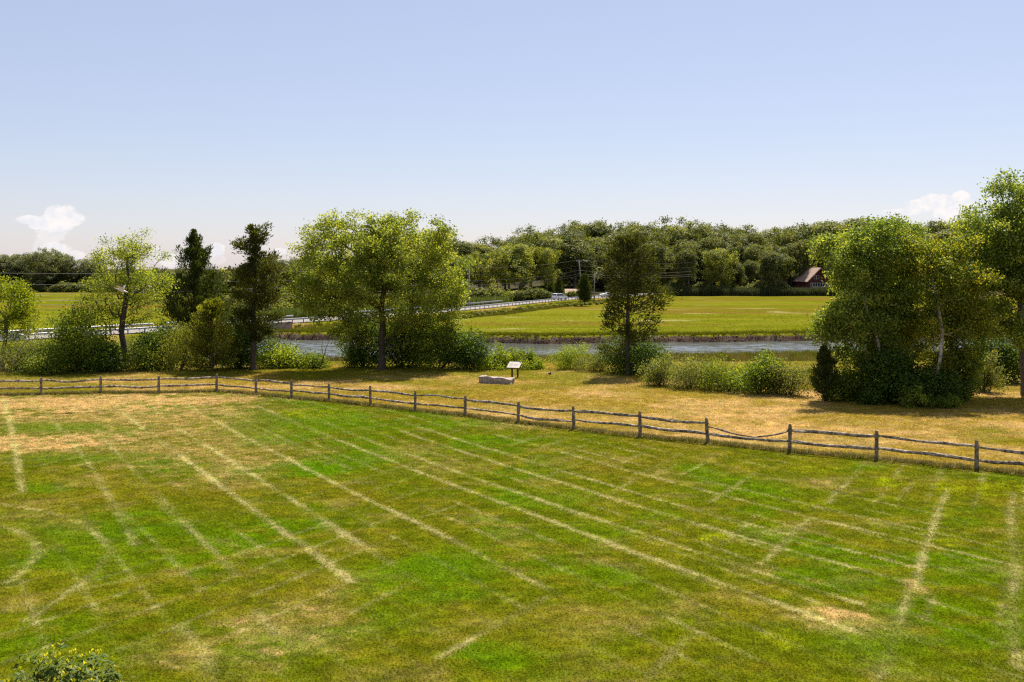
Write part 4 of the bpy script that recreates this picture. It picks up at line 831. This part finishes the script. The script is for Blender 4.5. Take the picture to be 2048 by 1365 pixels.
def guardrail(label, s0, s1, off, sp=2.6, z0=ROAD_Z):
    x0, y0, _ = road_at(s0, off); t = thing('guardrail', label, 'guardrail', (0, 0, 0), 0, None); V, n = [], 0
    ss = np.arange(s0, s1, 1.3); prof = [(.0, .46), (.05, .50), (.0, .56), (.0, .62), (.05, .68), (0, .74), (-.03, .74), (-.03, .46)]; F = []
    for s in ss:
        x, y, a = road_at(s, off); nx, ny = -math.sin(a), math.cos(a)
        for o, h in prof: V.append((x - nx * (o + .07), y - ny * (o + .07), z0 + h))
    k = len(prof)
    for i in range(len(ss) - 1):
        for j in range(k): F.append((i * k + j, i * k + (j + 1) % k, (i + 1) * k + (j + 1) % k, (i + 1) * k + j))
    F += [tuple(range(k)), tuple((len(ss) - 1) * k + j for j in range(k))[::-1]]
    mb = MB(); mb.V, mb.F = V, F; add('beam', mb.mesh('beam', M_STEEL), t)
    for s in np.arange(s0 + .6, s1, sp): x, y, a = road_at(s, off); add('post', gp, t, (x, y, z0 - .12), (0, 0, a))
sb0, sb1 = s_at_px(455), s_at_px(655)
guardrail('near steel guardrail left of the bridge, seen behind the forked trunk', s_at_px(60), s_at_px(425), -.1)
guardrail('far steel guardrail left of the bridge on the marsh side', s_at_px(60), s_at_px(380), ROAD_W + .6)
guardrail('near steel guardrail at the bridge beside the tall cedar', s_at_px(428), sb1, -.1)
guardrail('far steel guardrail across the road at the bridge', s_at_px(400), sb1, ROAD_W + .6)
guardrail('long near guardrail with many posts along the road past the marsh', sb1 + 2, s_at_px(1235), -.2)
guardrail('long far guardrail across the road ending near the white car', sb1 + 12, s_at_px(1062), ROAD_W + .7)
M_CONC = mat_plain('stained_concrete', (.24, .185, .155), .9, .3, 1.2, bump=.3)
s1 = s_at_px(566); s0 = s_at_px(470); br = thing('bridge', 'small stained concrete bridge abutment where the road crosses the creek', 'bridge', (0, 0, 0))
xa, ya, aa = road_at(s1, -1.75); xb, yb, _ = road_at(s0, -1.75); mx_, my_ = (xa + xb) / 2, (ya + yb) / 2; ln = math.hypot(xa - xb, ya - yb)
ab = math.atan2(ya - yb, xa - xb)
add('headwall', MB().box((0, 0, -.55), (ln, .5, 1.5)).box((ln / 2 - 2.2, 0, -2.2), (4.4, .55, 2.4)).box((-ln / 2 + 2.2, 0, -2.2), (4.4, .55, 2.4)).mesh('headwall', M_CONC, .02), br, (mx_, my_, ROAD_Z + .02), (0, 0, ab))
add('coping', MB().box((0, 0, .26), (ln + .2, .62, .12)).mesh('coping', M_CONC, .02), br, (mx_, my_, ROAD_Z + .02), (0, 0, ab))
add('wing_wall', MB().box((0, 0, -1.2), (.5, 4.5, 2.2), rx=.12).mesh('wing_wall', M_CONC, .02), br, (xa + .6, ya + 2.0, ROAD_Z - .1), (0, 0, ab - .6))
M_POLE = mat_plain('pole_wood', (.22, .19, .165), .9, .25, 5, bump=.2); M_WIRE = mat_plain('wire_black', (.16, .13, .12), .6, .1); M_LAMP = mat_plain('lamp_white', (.75, .75, .75), .4, .05)
POLES = [(536, 178, 9.6, 0, 'utility pole seen beyond the road right of the tall cedar', 1.0), (938, 228, 9.4, 0, 'utility pole beyond the guardrail at the right edge of the spreading tree', 1.0), (1166, 292, 11.6, -1.25, 'leaning utility pole carrying a street lamp behind the roadside cedar', 1.0), (1188, 285, 8.6, .15, 'straight slender utility pole right of the roadside cedar', 0)]
tops = []
for px, D, H, ln_, lab, arm in POLES:
    x = PX(px, D); z = float(land_z(np.array([x]), np.array([float(D)]))[0]); t = thing('utility_pole', lab, 'utility pole', (x, D, z - .2))
    add('shaft', MB().tube([(0, 0, 0), (ln_ * .5, 0, H * .5), (ln_, 0, H)], [.19, .165, .135], 9).mesh('shaft', M_POLE, sm=True), t)
    if arm: add('crossarm', MB().box((ln_ * .96, 0, H * .96), (1.5, .12, .12), rz=.5).mesh('crossarm', M_POLE), t)
    for q in ([-.7, 0, .7] if arm else []): add('insulator', MB().tube([(ln_ * .96 + q * math.cos(.5), q * math.sin(.5), H * .965), (ln_ * .96 + q * math.cos(.5), q * math.sin(.5), H * .985)], [.05, .035], 7).mesh('insulator', M_LAMP), t)
    if px == 1166:
        la = MB().tube([(ln_ * .93, 0, H * .93), (ln_ * .93 + .9, -.3, H * .975), (ln_ * .93 + 1.6, -.5, H * .975)], .035, 6).mesh('lamp_arm', M_POLE); ao = add('lamp_arm', la, t)
        add('lamp_head', MB().box((ln_ * .93 + 1.95, -.6, H * .97), (.75, .30, .20), rz=-.3, taper=.7).mesh('lamp_head', M_LAMP, .03), ao)
    if arm: tops.append((x + ln_, D, z + H, ln_))
def wire(label, hgts):
    pts = []; nodes = [(-95, 118, 7.5)] + [(a, b_, c) for a, b_, c, d in tops] + [(62, 345, 9.0)]
    for (x0, y0, z0), (x1, y1, z1) in zip(nodes[:-1], nodes[1:]):
        L_ = math.hypot(x1 - x0, y1 - y0)
        for k in range(14):
            u = k / 14; pts.append((x0 + (x1 - x0) * u, y0 + (y1 - y0) * u, z0 + (z1 - z0) * u - hgts - 4 * u * (1 - u) * L_ * .010))
    pts.append((nodes[-1][0], nodes[-1][1], nodes[-1][2] - hgts)); o = add('power_line', MB().tube(pts, 0.018 if hgts < 3 else .03, 5).mesh('power_line', M_WIRE)); tag(o, label, 'cable', 'overhead wires')
for lab, h in (('topmost overhead wire strung between the utility poles', .25), ('second overhead wire from the top between the utility poles', 1.9), ('third overhead wire from the top between the utility poles', 3.3), ('thick overhead cable second lowest between the utility poles', 4.3), ('lowest thick overhead cable between the utility poles', 4.9)): wire(lab, h)
x, y, a = road_at(s_at_px(201), -1.2); sp_ = thing('marker_post', 'short brown wooden post beside the left guardrail', 'post', (x, y, -2.6)); add('shaft', MB().box((0, 0, .9), (.14, .14, 2.4)).mesh('shaft', M_SIGNP, .01), sp_); add('cap', MB().box((0, 0, 2.15), (.20, .20, .10)).mesh('cap', M_SIGNP, .01), sp_)

# ------------------------------------------------------------------ vehicles
M_CARW = mat_plain('white_paint', (.78, .78, .79), .22, spec=.5); M_GLASS = mat_plain('tinted_glass', (.012, .014, .017), .08, spec=.6); M_TYRE = mat_plain('tyre', (.02, .02, .02), .8); M_RIM = mat_plain('rim', (.45, .45, .46), .35, metal=.7); M_LIGHT = mat_plain('headlight', (.7, .7, .72), .15); M_TAIL = mat_plain('tail_light', (.35, .02, .02), .25); M_TRIM = mat_plain('black_trim', (.025, .025, .027), .55); M_SILV = mat_plain('silver_paint', (.55, .55, .57), .28, metal=.3)
def vehicle(name, label, cat, loc, rz, prof, glass, L_, Wd, wheels, paint):
    """x forward; prof: body outline in xz, glass: list of side-window polygons"""
    t = thing(name, label, cat, loc, rz, None); b_ = MB().prism(prof, -Wd / 2, Wd / 2).mesh('body', paint)
    bm = bmesh.new(); bm.from_mesh(b_)
    zc = max(z for x, z in prof)
    for v in bm.verts:
        if v.co.z > .95: v.co.y *= 1 - .22 * (v.co.z - .95) / (zc - .95)
        if abs(v.co.x) > L_ * .46: v.co.y *= .90
    bmesh.ops.bevel(bm, geom=[e for e in bm.edges if abs(e.verts[0].co.y) > .2 and abs(e.verts[1].co.y) > .2], offset=.05, segments=2, affect='EDGES'); bm.to_mesh(b_); bm.free()
    add('body', b_, t)
    for s in (-1, 1):
        for g_ in glass:
            V = [(x, s * (Wd / 2 * (1 - .22 * max(0, z - .95) / (zc - .95)) + .012), z) for x, z in g_]; V2 = [(x, y - s * .03, z) for x, y, z in V]; n = len(V); mb = MB(); mb.V = V + V2
            mb.F = [tuple(range(n)), tuple(range(n, 2 * n))[::-1]] + [(i, (i + 1) % n, n + (i + 1) % n, n + i) for i in range(n)]; add('window', mb.mesh('window', M_GLASS), t)
        for wx_ in wheels:
            w = add('wheel', MB().tube([(wx_, s * (Wd / 2 - .22), .36), (wx_, s * (Wd / 2 + .01), .36)], .36, 18).mesh('wheel', M_TYRE), t); add('rim', MB().tube([(wx_, s * (Wd / 2 - .02), .36), (wx_, s * (Wd / 2 + .03), .36)], .23, 12).mesh('rim', M_RIM), w)
        add('headlight', MB().box((L_ / 2 - .10, s * (Wd / 2 - .28), .78), (.12, .34, .16)).mesh('headlight', M_LIGHT, .02), t); add('tail_light', MB().box((-L_ / 2 + .06, s * (Wd / 2 - .14), .95), (.12, .16, .34)).mesh('tail_light', M_TAIL, .02), t)
        add('mirror', MB().box((L_ * .17, s * (Wd / 2 + .06), 1.08), (.12, .16, .14)).mesh('mirror', paint, .02), t)
    add('bumper', MB().box((L_ / 2 - .02, 0, .48), (.14, Wd * .9, .22)).box((-L_ / 2 + .02, 0, .50), (.14, Wd * .9, .22)).mesh('bumper', M_TRIM, .03), t)
    return t
SUVP = [(-2.35, .35), (-2.42, .95), (-2.32, 1.12), (-2.18, 1.74), (-1.9, 1.80), (.25, 1.80), (.55, 1.72), (1.15, 1.14), (2.15, 1.02), (2.38, .85), (2.4, .42), (1.95, .30), (-1.9, .30)]
SUVG = [[(-2.02, 1.18), (-1.95, 1.64), (-1.05, 1.68), (-1.05, 1.16)], [(-.97, 1.16), (-.97, 1.68), (-.08, 1.68), (-.08, 1.16)], [(0, 1.16), (0, 1.68), (.42, 1.65), (.90, 1.16)]]
def windscreens(t, pts): 
    for nm, (c, d, ry_) in pts: add(nm, MB().box(c, d, ry=ry_).mesh(nm, M_GLASS, .01), t)
def lane(px_s, off):
    x, y, a = road_at(s_at_px(px_s), off); return (x, y, ROAD_Z + .03), a
loc, a = lane(1132, 1.9); su = vehicle('parked_car', 'white boxy passenger car driving on the road beyond the marsh', 'car', loc, a - .35, SUVP, SUVG, 4.8, 1.95, (-1.45, 1.5), M_CARW)
windscreens(su, [('windscreen', ((.87, 0, 1.44), (.03, 1.35, .66), -.79)), ('rear_window', ((-2.27, 0, 1.44), (.03, 1.35, .42), .22))]); su.name = 'white_car'
SEDP = [(-2.3, .35), (-2.38, .85), (-2.2, 1.0), (-1.6, 1.03), (-.95, 1.42), (.35, 1.45), (1.05, 1.02), (2.1, .88), (2.35, .68), (2.32, .38), (1.9, .28), (-1.9, .28)]
SEDG = [[(-1.35, 1.06), (-.88, 1.34), (-.35, 1.36), (-.35, 1.04)], [(-.28, 1.04), (-.28, 1.36), (.30, 1.36), (.78, 1.04)]]
x = PX(1214, 306); sd_ = vehicle('white_sedan', 'white sedan farther along the road left of the ragged cedar', 'car', (x, 306, ROAD_Z + .05), math.radians(205), SEDP, SEDG, 4.7, 1.8, (-1.4, 1.42), M_CARW)
windscreens(sd_, [('windscreen', ((.72, 0, 1.22), (.03, 1.3, .62), -1.0)), ('rear_window', ((-1.3, 0, 1.22), (.03, 1.3, .62), 1.05))])
loc, a = lane(5, 2.2); pc = vehicle('roadside_car', 'white car half hidden by shrubs at the left border of the view', 'car', (PX(8, 118), 118, ROAD_Z + .05), a - .5, SEDP, SEDG, 4.7, 1.8, (-1.4, 1.42), M_SILV)
windscreens(pc, [('windscreen', ((.72, 0, 1.22), (.03, 1.3, .62), -1.0)), ('rear_window', ((-1.3, 0, 1.22), (.03, 1.3, .62), 1.05))])

# ------------------------------------------------------------------ houses by the wood
M_RED = mat_plain('red_siding', (.095, .028, .026), .8, .25, 2); M_TRIMW = mat_plain('white_trim', (.72, .70, .66), .6, .05); M_ROOF = mat_plain('tan_roof', (.33, .23, .17), .9, .2, 3, bump=.2); M_DKW = mat_plain('dark_pane', (.02, .022, .026), .1, spec=.6); M_GREYW = mat_plain('grey_siding', (.36, .33, .30), .85, .15, 2); M_PALEW = mat_plain('pale_siding', (.66, .66, .66), .8, .08, 2); M_GROOF = mat_plain('grey_roof', (.24, .235, .24), .9, .15, 3)
def window(t, x, y, z, w, h, rows=1):
    f = add('window', MB().box((x, y - .04, z), (w, .08, h)).mesh('window', M_TRIMW), t); n = 2 if w > 1 else 1
    for i in range(n): add('pane', MB().box((x - w / 2 + w * (i + .5) / n, y - .085, z), (w / n - .14, .02, h - .2)).mesh('pane', M_DKW), f)
def house(name, label, loc, rz, w, d, h, roofh, wall, roof, wins, over=.5, cat='house', porch=None):
    t = thing(name, label, cat, loc, rz, None)
    add('wall', MB().prism([(-w / 2, -1), (w / 2, -1), (w / 2, h), (0, h + roofh), (-w / 2, h)], 0, d).mesh('wall', wall), t)
    a = math.atan2(roofh, w / 2); sl = math.hypot(roofh, w / 2) + over
    mb = MB()
    for s in (-1, 1): mb.box((s * (w / 4 + over * .5 * math.cos(a)), d / 2, h + roofh / 2 - over * .5 * math.sin(a) + .14), (sl, d + 2 * over, .2), ry=s * a)
    ro = add('roof', mb.mesh('roof', roof), t); mb2 = MB()
    for s in (-1, 1): mb2.box((s * (w / 4 + over * .5 * math.cos(a)), -over - .03, h + roofh / 2 - over * .5 * math.sin(a) + .10), (sl, .06, .30), ry=s * a)
    add('barge_board', mb2.mesh('barge_board', M_TRIMW if wall is M_PALEW else M_ROOF), ro)
    for (x, z, ww, hh) in wins: window(t, x, 0, z, ww, hh)
    return t
D = 372; x = PX(1640, D); hz_ = float(land_z(np.array([x]), np.array([float(D)]))[0])
rh = house('red_house', 'dark red gabled house with white windows partly hidden by the birch clump', (x, D, hz_), math.radians(8), 9.5, 11, 4.2, 4.6, M_RED, M_ROOF, [(-1.4, 5.4, 1.9, 1.3), (-2.9, 2.6, 1.7, 1.5), (-1.0, 2.6, 1.7, 1.5), (.9, 2.6, 1.7, 1.5), (2.8, 2.6, 1.7, 1.5)], .9)
add('porch', MB().box((0, -1.6, .7), (9.0, 3.0, 2.2)).mesh('porch', M_RED), rh); add('porch_rail', MB().box((0, -3.15, 1.86), (9.1, .12, .10)).mesh('porch_rail', M_TRIMW), rh); add('door', MB().box((4.0, -.03, 2.3), (.9, .06, 2.0)).mesh('door', M_TRIMW), rh)
D = 392; x = PX(1562, D); house('grey_shed', 'small grey shed under the trees left of the red house', (x, D, float(land_z(np.array([x]), np.array([float(D)]))[0])), math.radians(-12), 5, 5, 2.3, 1.3, M_GREYW, M_ROOF, [(-.8, 1.3, .8, .8)], cat='shed', over=.3)
add('door', MB().box((.9, -.03, 1.0), (.9, .06, 1.9)).mesh('door', M_DKW), bpy.data.objects['grey_shed'])
D = 318; x = PX(1148, D); cot = house('cottage', 'low cottage with a pinkish roof behind the roadside cedar', (x, D, float(land_z(np.array([x]), np.array([float(D)]))[0])), math.radians(90), 4.5, 5.0, 2.0, 1.0, M_GREYW, M_ROOF, [], cat='cottage', over=.5)
cot.location.x += 2.5
for yy in (1.0, 2.5, 4.0): f = add('window', MB().box((2.28, yy, 1.1), (.06, .9, .9)).mesh('window', M_TRIMW), cot); add('pane', MB().box((2.32, yy, 1.1), (.03, .7, .7)).mesh('pane', M_DKW), f)
D = 405; x = PX(318, D); house('white_house', 'pale distant house across the left marsh behind the airy forked tree', (x, D, -2.6), math.radians(20), 9, 8, 4.6, 2.4, M_PALEW, M_GROOF, [(-2.2, 3.4, 1.2, 1.4), (1.0, 3.4, 1.2, 1.4), (-2.2, 1.2, 1.2, 1.4)], cat='house')
D = 398; x = PX(335, D); house('long_boathouse', 'long low grey-roofed building at the far edge of the left marsh', (x, D, -2.6), math.radians(85), 6, 22, 1.9, 1.2, M_GREYW, M_GROOF, [], cat='building', over=.3)
bpy.data.objects['long_boathouse'].location.x += 8
M_KAY = mat_plain('red_plastic', (.62, .07, .03), .4, spec=.5)
for i, (px, D, lab) in enumerate([(1562, 362, 'orange-red kayak lying on the shore below the grey shed, farther one'), (1566, 356, 'orange-red kayak lying nearest the marsh below the grey shed')]):
    x = PX(px, D); n = 9; pts = [(-1.7 + 3.4 * k / (n - 1), 0, .22 + .10 * abs(2 * k / (n - 1) - 1) ** 2) for k in range(n)]; kt = thing('kayak', lab, 'kayak', (x, D, float(land_z(np.array([x]), np.array([float(D)]))[0]) + .25), .15 + .3 * i)
    add('hull', MB().tube(pts, [.03, .15, .25, .31, .33, .31, .25, .15, .03], 10).mesh('hull', M_KAY, sm=True), kt); add('cockpit', MB().box((0, 0, .53), (.8, .36, .05)).mesh('cockpit', M_TRIM, .02), kt)

# ------------------------------------------------------------------ foreground bush at the lower left
def front_bush():
    r = np.random.default_rng(5); D = 11.3; t = thing('foreground_bush', 'leafy bush with yellow new shoots in the lower left corner', 'shrub', (PX(95, D), D, -.02)); t.scale = (.82, .9, .95)
    E = [(.30, .1, 1.40, .75, .8, 1.35), (-.35, .1, 1.30, .75, .8, 1.22), (.75, .1, 1.2, .6, .7, 1.1), (-.95, 0, 1.25, .6, .7, 1.15)]
    C, Dd = ell_points(r, E, 1000, .80, .22, 3.3); C[:, 2] = np.maximum(C[:, 2], .1); PP, NN, TT, VV, LL, WW = [], [], [], [], [], []
    for c, d in zip(C, Dd):
        ax = unit(d * .7 + np.array([0, 0, .9])); m = 9; rd = rand_dir(r, m); rd = unit(rd - (rd @ ax)[:, None] * ax); tt = unit(rd + ax * r.uniform(.1, .7, m)[:, None])
        PP.append(c + r.normal(size=(m, 3)) * .015); TT.append(tt); NN.append(unit(ax + rd * .3 + r.normal(size=(m, 3)) * .2)); VV.append(np.clip(r.normal(.4, .2, m), 0, .8)); LL.append(r.uniform(.09, .15, m)); WW.append(r.uniform(.034, .05, m))
    add('foliage', leaf_mesh('foliage', *[np.concatenate(q) for q in (PP, NN, TT, LL, WW, VV)], mat_leaf('bush_leaf', (.030, .055, .012), (.070, .105, .02), (.16, .18, .05), .35, .35, .5)), t)
    PP, NN, TT = [], [], []
    for c, d in zip(C, Dd):
        if d[2] < .35 or r.random() < .45: continue
        ax = unit(d * .3 + np.array([0, 0, 1.])); m = 6; rd = rand_dir(r, m); rd = unit(rd - (rd @ ax)[:, None] * ax); PP.append(c + ax * .05 + r.normal(size=(m, 3)) * .01); TT.append(unit(rd + ax)); NN.append(unit(ax * .6 - rd + r.normal(size=(m, 3)) * .2))
    P = np.concatenate(PP); add('new_shoots', leaf_mesh('new_shoots', P, np.concatenate(NN), np.concatenate(TT), r.uniform(.04, .065, len(P)), r.uniform(.018, .026, len(P)), r.random(len(P)), mat_leaf('new_leaf', (.15, .17, .015), (.25, .26, .02), (.38, .36, .04), .5)), t)
    st = []
    for i in range(26):
        b_ = np.array([r.uniform(-.03, .03), r.uniform(-.03, .03), -.1]); e = C[r.integers(len(C))]; m = (b_ + e) / 2 + r.normal(size=3) * .08; st += [(b_, m, .02, .014), (m, e, .014, .006)]
    V, F = tubes(*[np.array([s[i] for s in st]) for i in range(4)]); add('stem', mesh_np('stem', V, [F], M_BARK, None, True), t)
front_bush()

# ------------------------------------------------------------------ grass blades and reeds (uncountable)
def tuft(name, n, h, rad, w, seed, mat, bend=.4, seg=1):
    r = np.random.default_rng(seed); V, F, Q = [], [], []
    for i in range(n):
        a = r.uniform(0, 6.28); R = rad * math.sqrt(r.random()); b_ = np.array([math.cos(a) * R, math.sin(a) * R, 0]); fa = r.uniform(0, 3.14); s = np.array([math.cos(fa), math.sin(fa), 0]) * w / 2
        hh = h * r.uniform(.55, 1.15); ba = r.uniform(0, 6.28); bd = np.array([math.cos(ba), math.sin(ba), 0]) * hh * bend * r.random(); k = len(V)
        if seg == 1: V += [b_ - s, b_ + s, b_ + bd + [0, 0, hh]]; F.append((k, k + 1, k + 2))
        else:
            m = b_ + bd * .35 + np.array([0, 0, hh * .55]); V += [b_ - s, b_ + s, m + s * .8, m - s * .8, b_ + bd + [0, 0, hh]]; Q.append((k, k + 1, k + 2, k + 3)); F.append((k + 3, k + 2, k + 4))
    me = mesh_np(name, np.array(V), [np.array(F)] + ([np.array(Q)] if Q else []), mat); return bpy.data.objects.new(name, me)
def scatter(name, label, cat, P, scl, colr, tobj, tilt=.12, seed=3):
    r = np.random.default_rng(seed); n = len(P); me = bpy.data.meshes.new(name); me.vertices.add(n); me.vertices.foreach_set('co', np.asarray(P, np.float32).ravel())
    rot = np.stack([r.normal(size=n) * tilt, r.normal(size=n) * tilt, r.uniform(0, 6.28, n)], 1)
    for an, ty, fld, d in (('scl', 'FLOAT_VECTOR', 'vector', scl), ('rot', 'FLOAT_VECTOR', 'vector', rot), ('gcol', 'FLOAT_COLOR', 'color', np.concatenate([colr, np.ones((n, 1))], 1))):
        at_ = me.attributes.new(an, ty, 'POINT'); at_.data.foreach_set(fld, np.asarray(d, np.float32).ravel())
    o = add(name, me); tag(o, label, cat, None, 'stuff')
    ng = bpy.data.node_groups.new(name, 'GeometryNodeTree'); ng.interface.new_socket('Geometry', in_out='INPUT', socket_type='NodeSocketGeometry'); ng.interface.new_socket('Geometry', in_out='OUTPUT', socket_type='NodeSocketGeometry')
    N, L = ng.nodes.new, ng.links.new; gi, go = N('NodeGroupInput'), N('NodeGroupOutput'); io = N('GeometryNodeInstanceOnPoints'); ob = N('GeometryNodeObjectInfo'); ob.inputs[0].default_value = tobj
    L(gi.outputs[0], io.inputs['Points']); L(ob.outputs['Geometry'], io.inputs['Instance'])
    for an, sk in (('rot', 'Rotation'), ('scl', 'Scale')):
        na = N('GeometryNodeInputNamedAttribute'); na.data_type = 'FLOAT_VECTOR'; na.inputs[0].default_value = an; L([q for q in na.outputs if q.enabled][0], io.inputs[sk])
    L(io.outputs[0], go.inputs[0]); md = o.modifiers.new('scatter', 'NODES'); md.node_group = ng
    return o
M_BLADE = mat_blade('grass_blade', .5)
r = np.random.default_rng(12)
def fan_points(n, d0, d1, margin=1.15):
    y = np.sqrt(d0 ** 2 + (d1 ** 2 - d0 ** 2) * r.random(n)); x = (r.random(n) * 2 - 1) * .512 * margin * y; return x, y
n = 360000; u = r.random(n); y = (13.0 ** .55 + (74.0 ** .55 - 13.0 ** .55) * u) ** (1 / .55); x = (r.random(n) * 2 - 1) * (.57 * y + 1.5)
c, hg = lawn_color(x, y, r.random(n)); c = np.clip(c * 2.0 * (r.uniform(.75, 1.32, (len(x), 1))) * (1 + r.normal(size=(len(x), 3)) * .05), 0, 1)
sc = r.uniform(.8, 1.3, len(x)); big = (y / 22) ** .55
scatter('grass', 'short mown grass blades covering the lawn', 'grass', np.stack([x, y, lawn_z(x, y) - .004], 1), np.stack([sc * big, sc * big, sc * hg * (.9 + .3 * smooth(20, 50, y))], 1), c, tuft('grass_tuft', 14, .034, .075, .011, 4, M_BLADE, 1.5), .1)
# taller unmown strip along the fence
s = r.random(9000) * (len(FENCE) - 1); i = s.astype(int); f = (s - i)[:, None]; P = FENCE[i] * (1 - f) + FENCE[i + 1] * f; x, y = P[:, 0], P[:, 1] + r.normal(size=9000) * .14 + .12
c = np.where(r.random((9000, 1)) < .5, np.array([[.20, .19, .03]]), np.array([[.34, .26, .10]])) * r.uniform(.6, 1.2, (9000, 1))
M_BL2 = mat_blade('tall_grass_blade', .45); q = r.uniform(.6, 1.4, 9000)
scatter('tall_grass', 'taller unmown grass strip along the fence foot', 'grass', np.stack([x, y, lawn_z(x, y) - .02], 1), np.stack([q, q, q], 1), c, tuft('tall_tuft', 12, .16, .09, .012, 8, M_BL2, .5, 2), .12, 5)
# reeds and marsh grass on the near slope, creek banks, embankments and the wooded shore
def strip(n, fx, fy, zfun, cols, hs, w=1.0):
    x = fx(n); y = fy(x, n); z = zfun(x, y); c = np.array(cols)[r.integers(len(cols), size=n)] * r.uniform(.65, 1.3, (n, 1)); h = r.uniform(*hs, n)
    return np.stack([x, y, z - .03], 1), np.stack([h * w, h * w, h], 1), c
U = lambda a, b_: (lambda n: r.uniform(a, b_, n))
BR = [(.17, .13, .03), (.12, .12, .012), (.20, .14, .05), (.10, .11, .01)]
GR = [(.13, .145, .006), (.17, .165, .008), (.10, .115, .008)]
seg_ = [strip(16000, lambda n: r.uniform(-1, 1, n) * 95, lambda x, n: far_bank(x) + 2 + 75 * r.random(n) ** 1.6, land_z, [(.12, .125, .012), (.10, .095, .016), (.15, .14, .016)], (.12, .28)),
        strip(22000, U(-60, 75), lambda x, n: r.uniform(75, 113, n), land_z, BR, (.35, .85)),
        strip(9000, U(-50, 90), lambda x, n: near_bank(x) - np.abs(r.normal(size=n)) * 4 - .5, land_z, BR + GR, (.4, .9)),
        strip(14000, U(-60, 100), lambda x, n: far_bank(x) + np.abs(r.normal(size=n)) * 1.6 + .02, land_z, GR, (.25, .55))]
P, Sc, Cc = [np.concatenate([s_[k] for s_ in seg_]) for k in range(3)]
ok = P[:, 2] > Z_WATER + .2
scatter('marsh_grass', 'tall marsh grass on the slope and along both creek banks', 'grass', P[ok], Sc[ok], Cc[ok], tuft('marsh_tuft', 14, 1.0, .35, .035, 9, mat_blade('marsh_blade', .45), .45, 2), .1, 6)
def emb_pts(n, o0, o1, s0, s1):
    s = r.uniform(s0, s1, n); o = r.uniform(o0, o1, n); x = np.interp(s, RS, ROAD_E[:, 0]); y = np.interp(s, RS, ROAD_E[:, 1]); nx = np.interp(s, RS, ROAD_N[:, 0]); ny = np.interp(s, RS, ROAD_N[:, 1]); return x + nx * o, y + ny * o
def emb(n, o0, o1, s0, s1, cols, hs):
    x, y = emb_pts(n, o0, o1, s0, s1); z = land_z(x, y); c = np.array(cols)[r.integers(len(cols), size=n)] * r.uniform(.65, 1.3, (n, 1)); h = r.uniform(*hs, n); return np.stack([x, y, z - .03], 1), np.stack([h, h, h], 1), c
seg_ = [emb(7000, -8, -2.6, s_at_px(560), s_at_px(1240), GR + BR[:2], (.25, .6)), emb(6000, ROAD_W + 2, ROAD_W + 16, s_at_px(620), s_at_px(1085), [(.13, .16, .025), (.16, .18, .035), (.10, .13, .02)], (1.2, 2.4)), emb(3500, -7, -2.6, s_at_px(20), s_at_px(520), GR + BR, (.3, .7)),
        strip(6000, U(55, 125), lambda x, n: shore(x) - r.uniform(-3, 2.5, n), land_z, [(.07, .085, .03), (.09, .10, .035), (.06, .075, .025)], (1.4, 3.0))]
P, Sc, Cc = [np.concatenate([s_[k] for s_ in seg_]) for k in range(3)]; ok = P[:, 2] > Z_WATER + .2
scatter('roadside_reeds', 'reeds and rough grass along the road embankment and wooded shore', 'reeds', P[ok], Sc[ok], Cc[ok], tuft('reed_tuft', 12, 1.0, .5, .07, 10, mat_blade('reed_blade', .4), .4, 2), .08, 7)

# broken peat and shell along the far bank
def clod(name, mat):
    bm = bmesh.new(); bmesh.ops.create_icosphere(bm, subdivisions=1, radius=1); q = random.Random(4)
    for v in bm.verts: v.co *= q.uniform(.7, 1.2); v.co.z *= .6
    me = bpy.data.meshes.new(name); bm.to_mesh(me); bm.free(); me.materials.append(mat); return bpy.data.objects.new(name, me)
n = 4500; x = r.uniform(-45, 100, n); y = far_bank(x) - r.uniform(-.25, 1.7, n); z = land_z(x, y)
c = np.array([(.075, .046, .030), (.11, .068, .044), (.15, .10, .066), (.05, .034, .024), (.17, .13, .10)])[r.choice(5, n, p=[.38, .27, .2, .13, .02])] * r.uniform(.7, 1.3, (n, 1)); q = r.uniform(.03, .11, n); ok = z > Z_WATER - .25
scatter('bank_mud', 'broken dark peat clods along the far creek bank', 'mud', np.stack([x, y, z], 1)[ok], np.stack([q * 1.5, q, q], 1)[ok], c[ok], clod('peat_clod', mat_blade('peat', 0)), .4, 8)
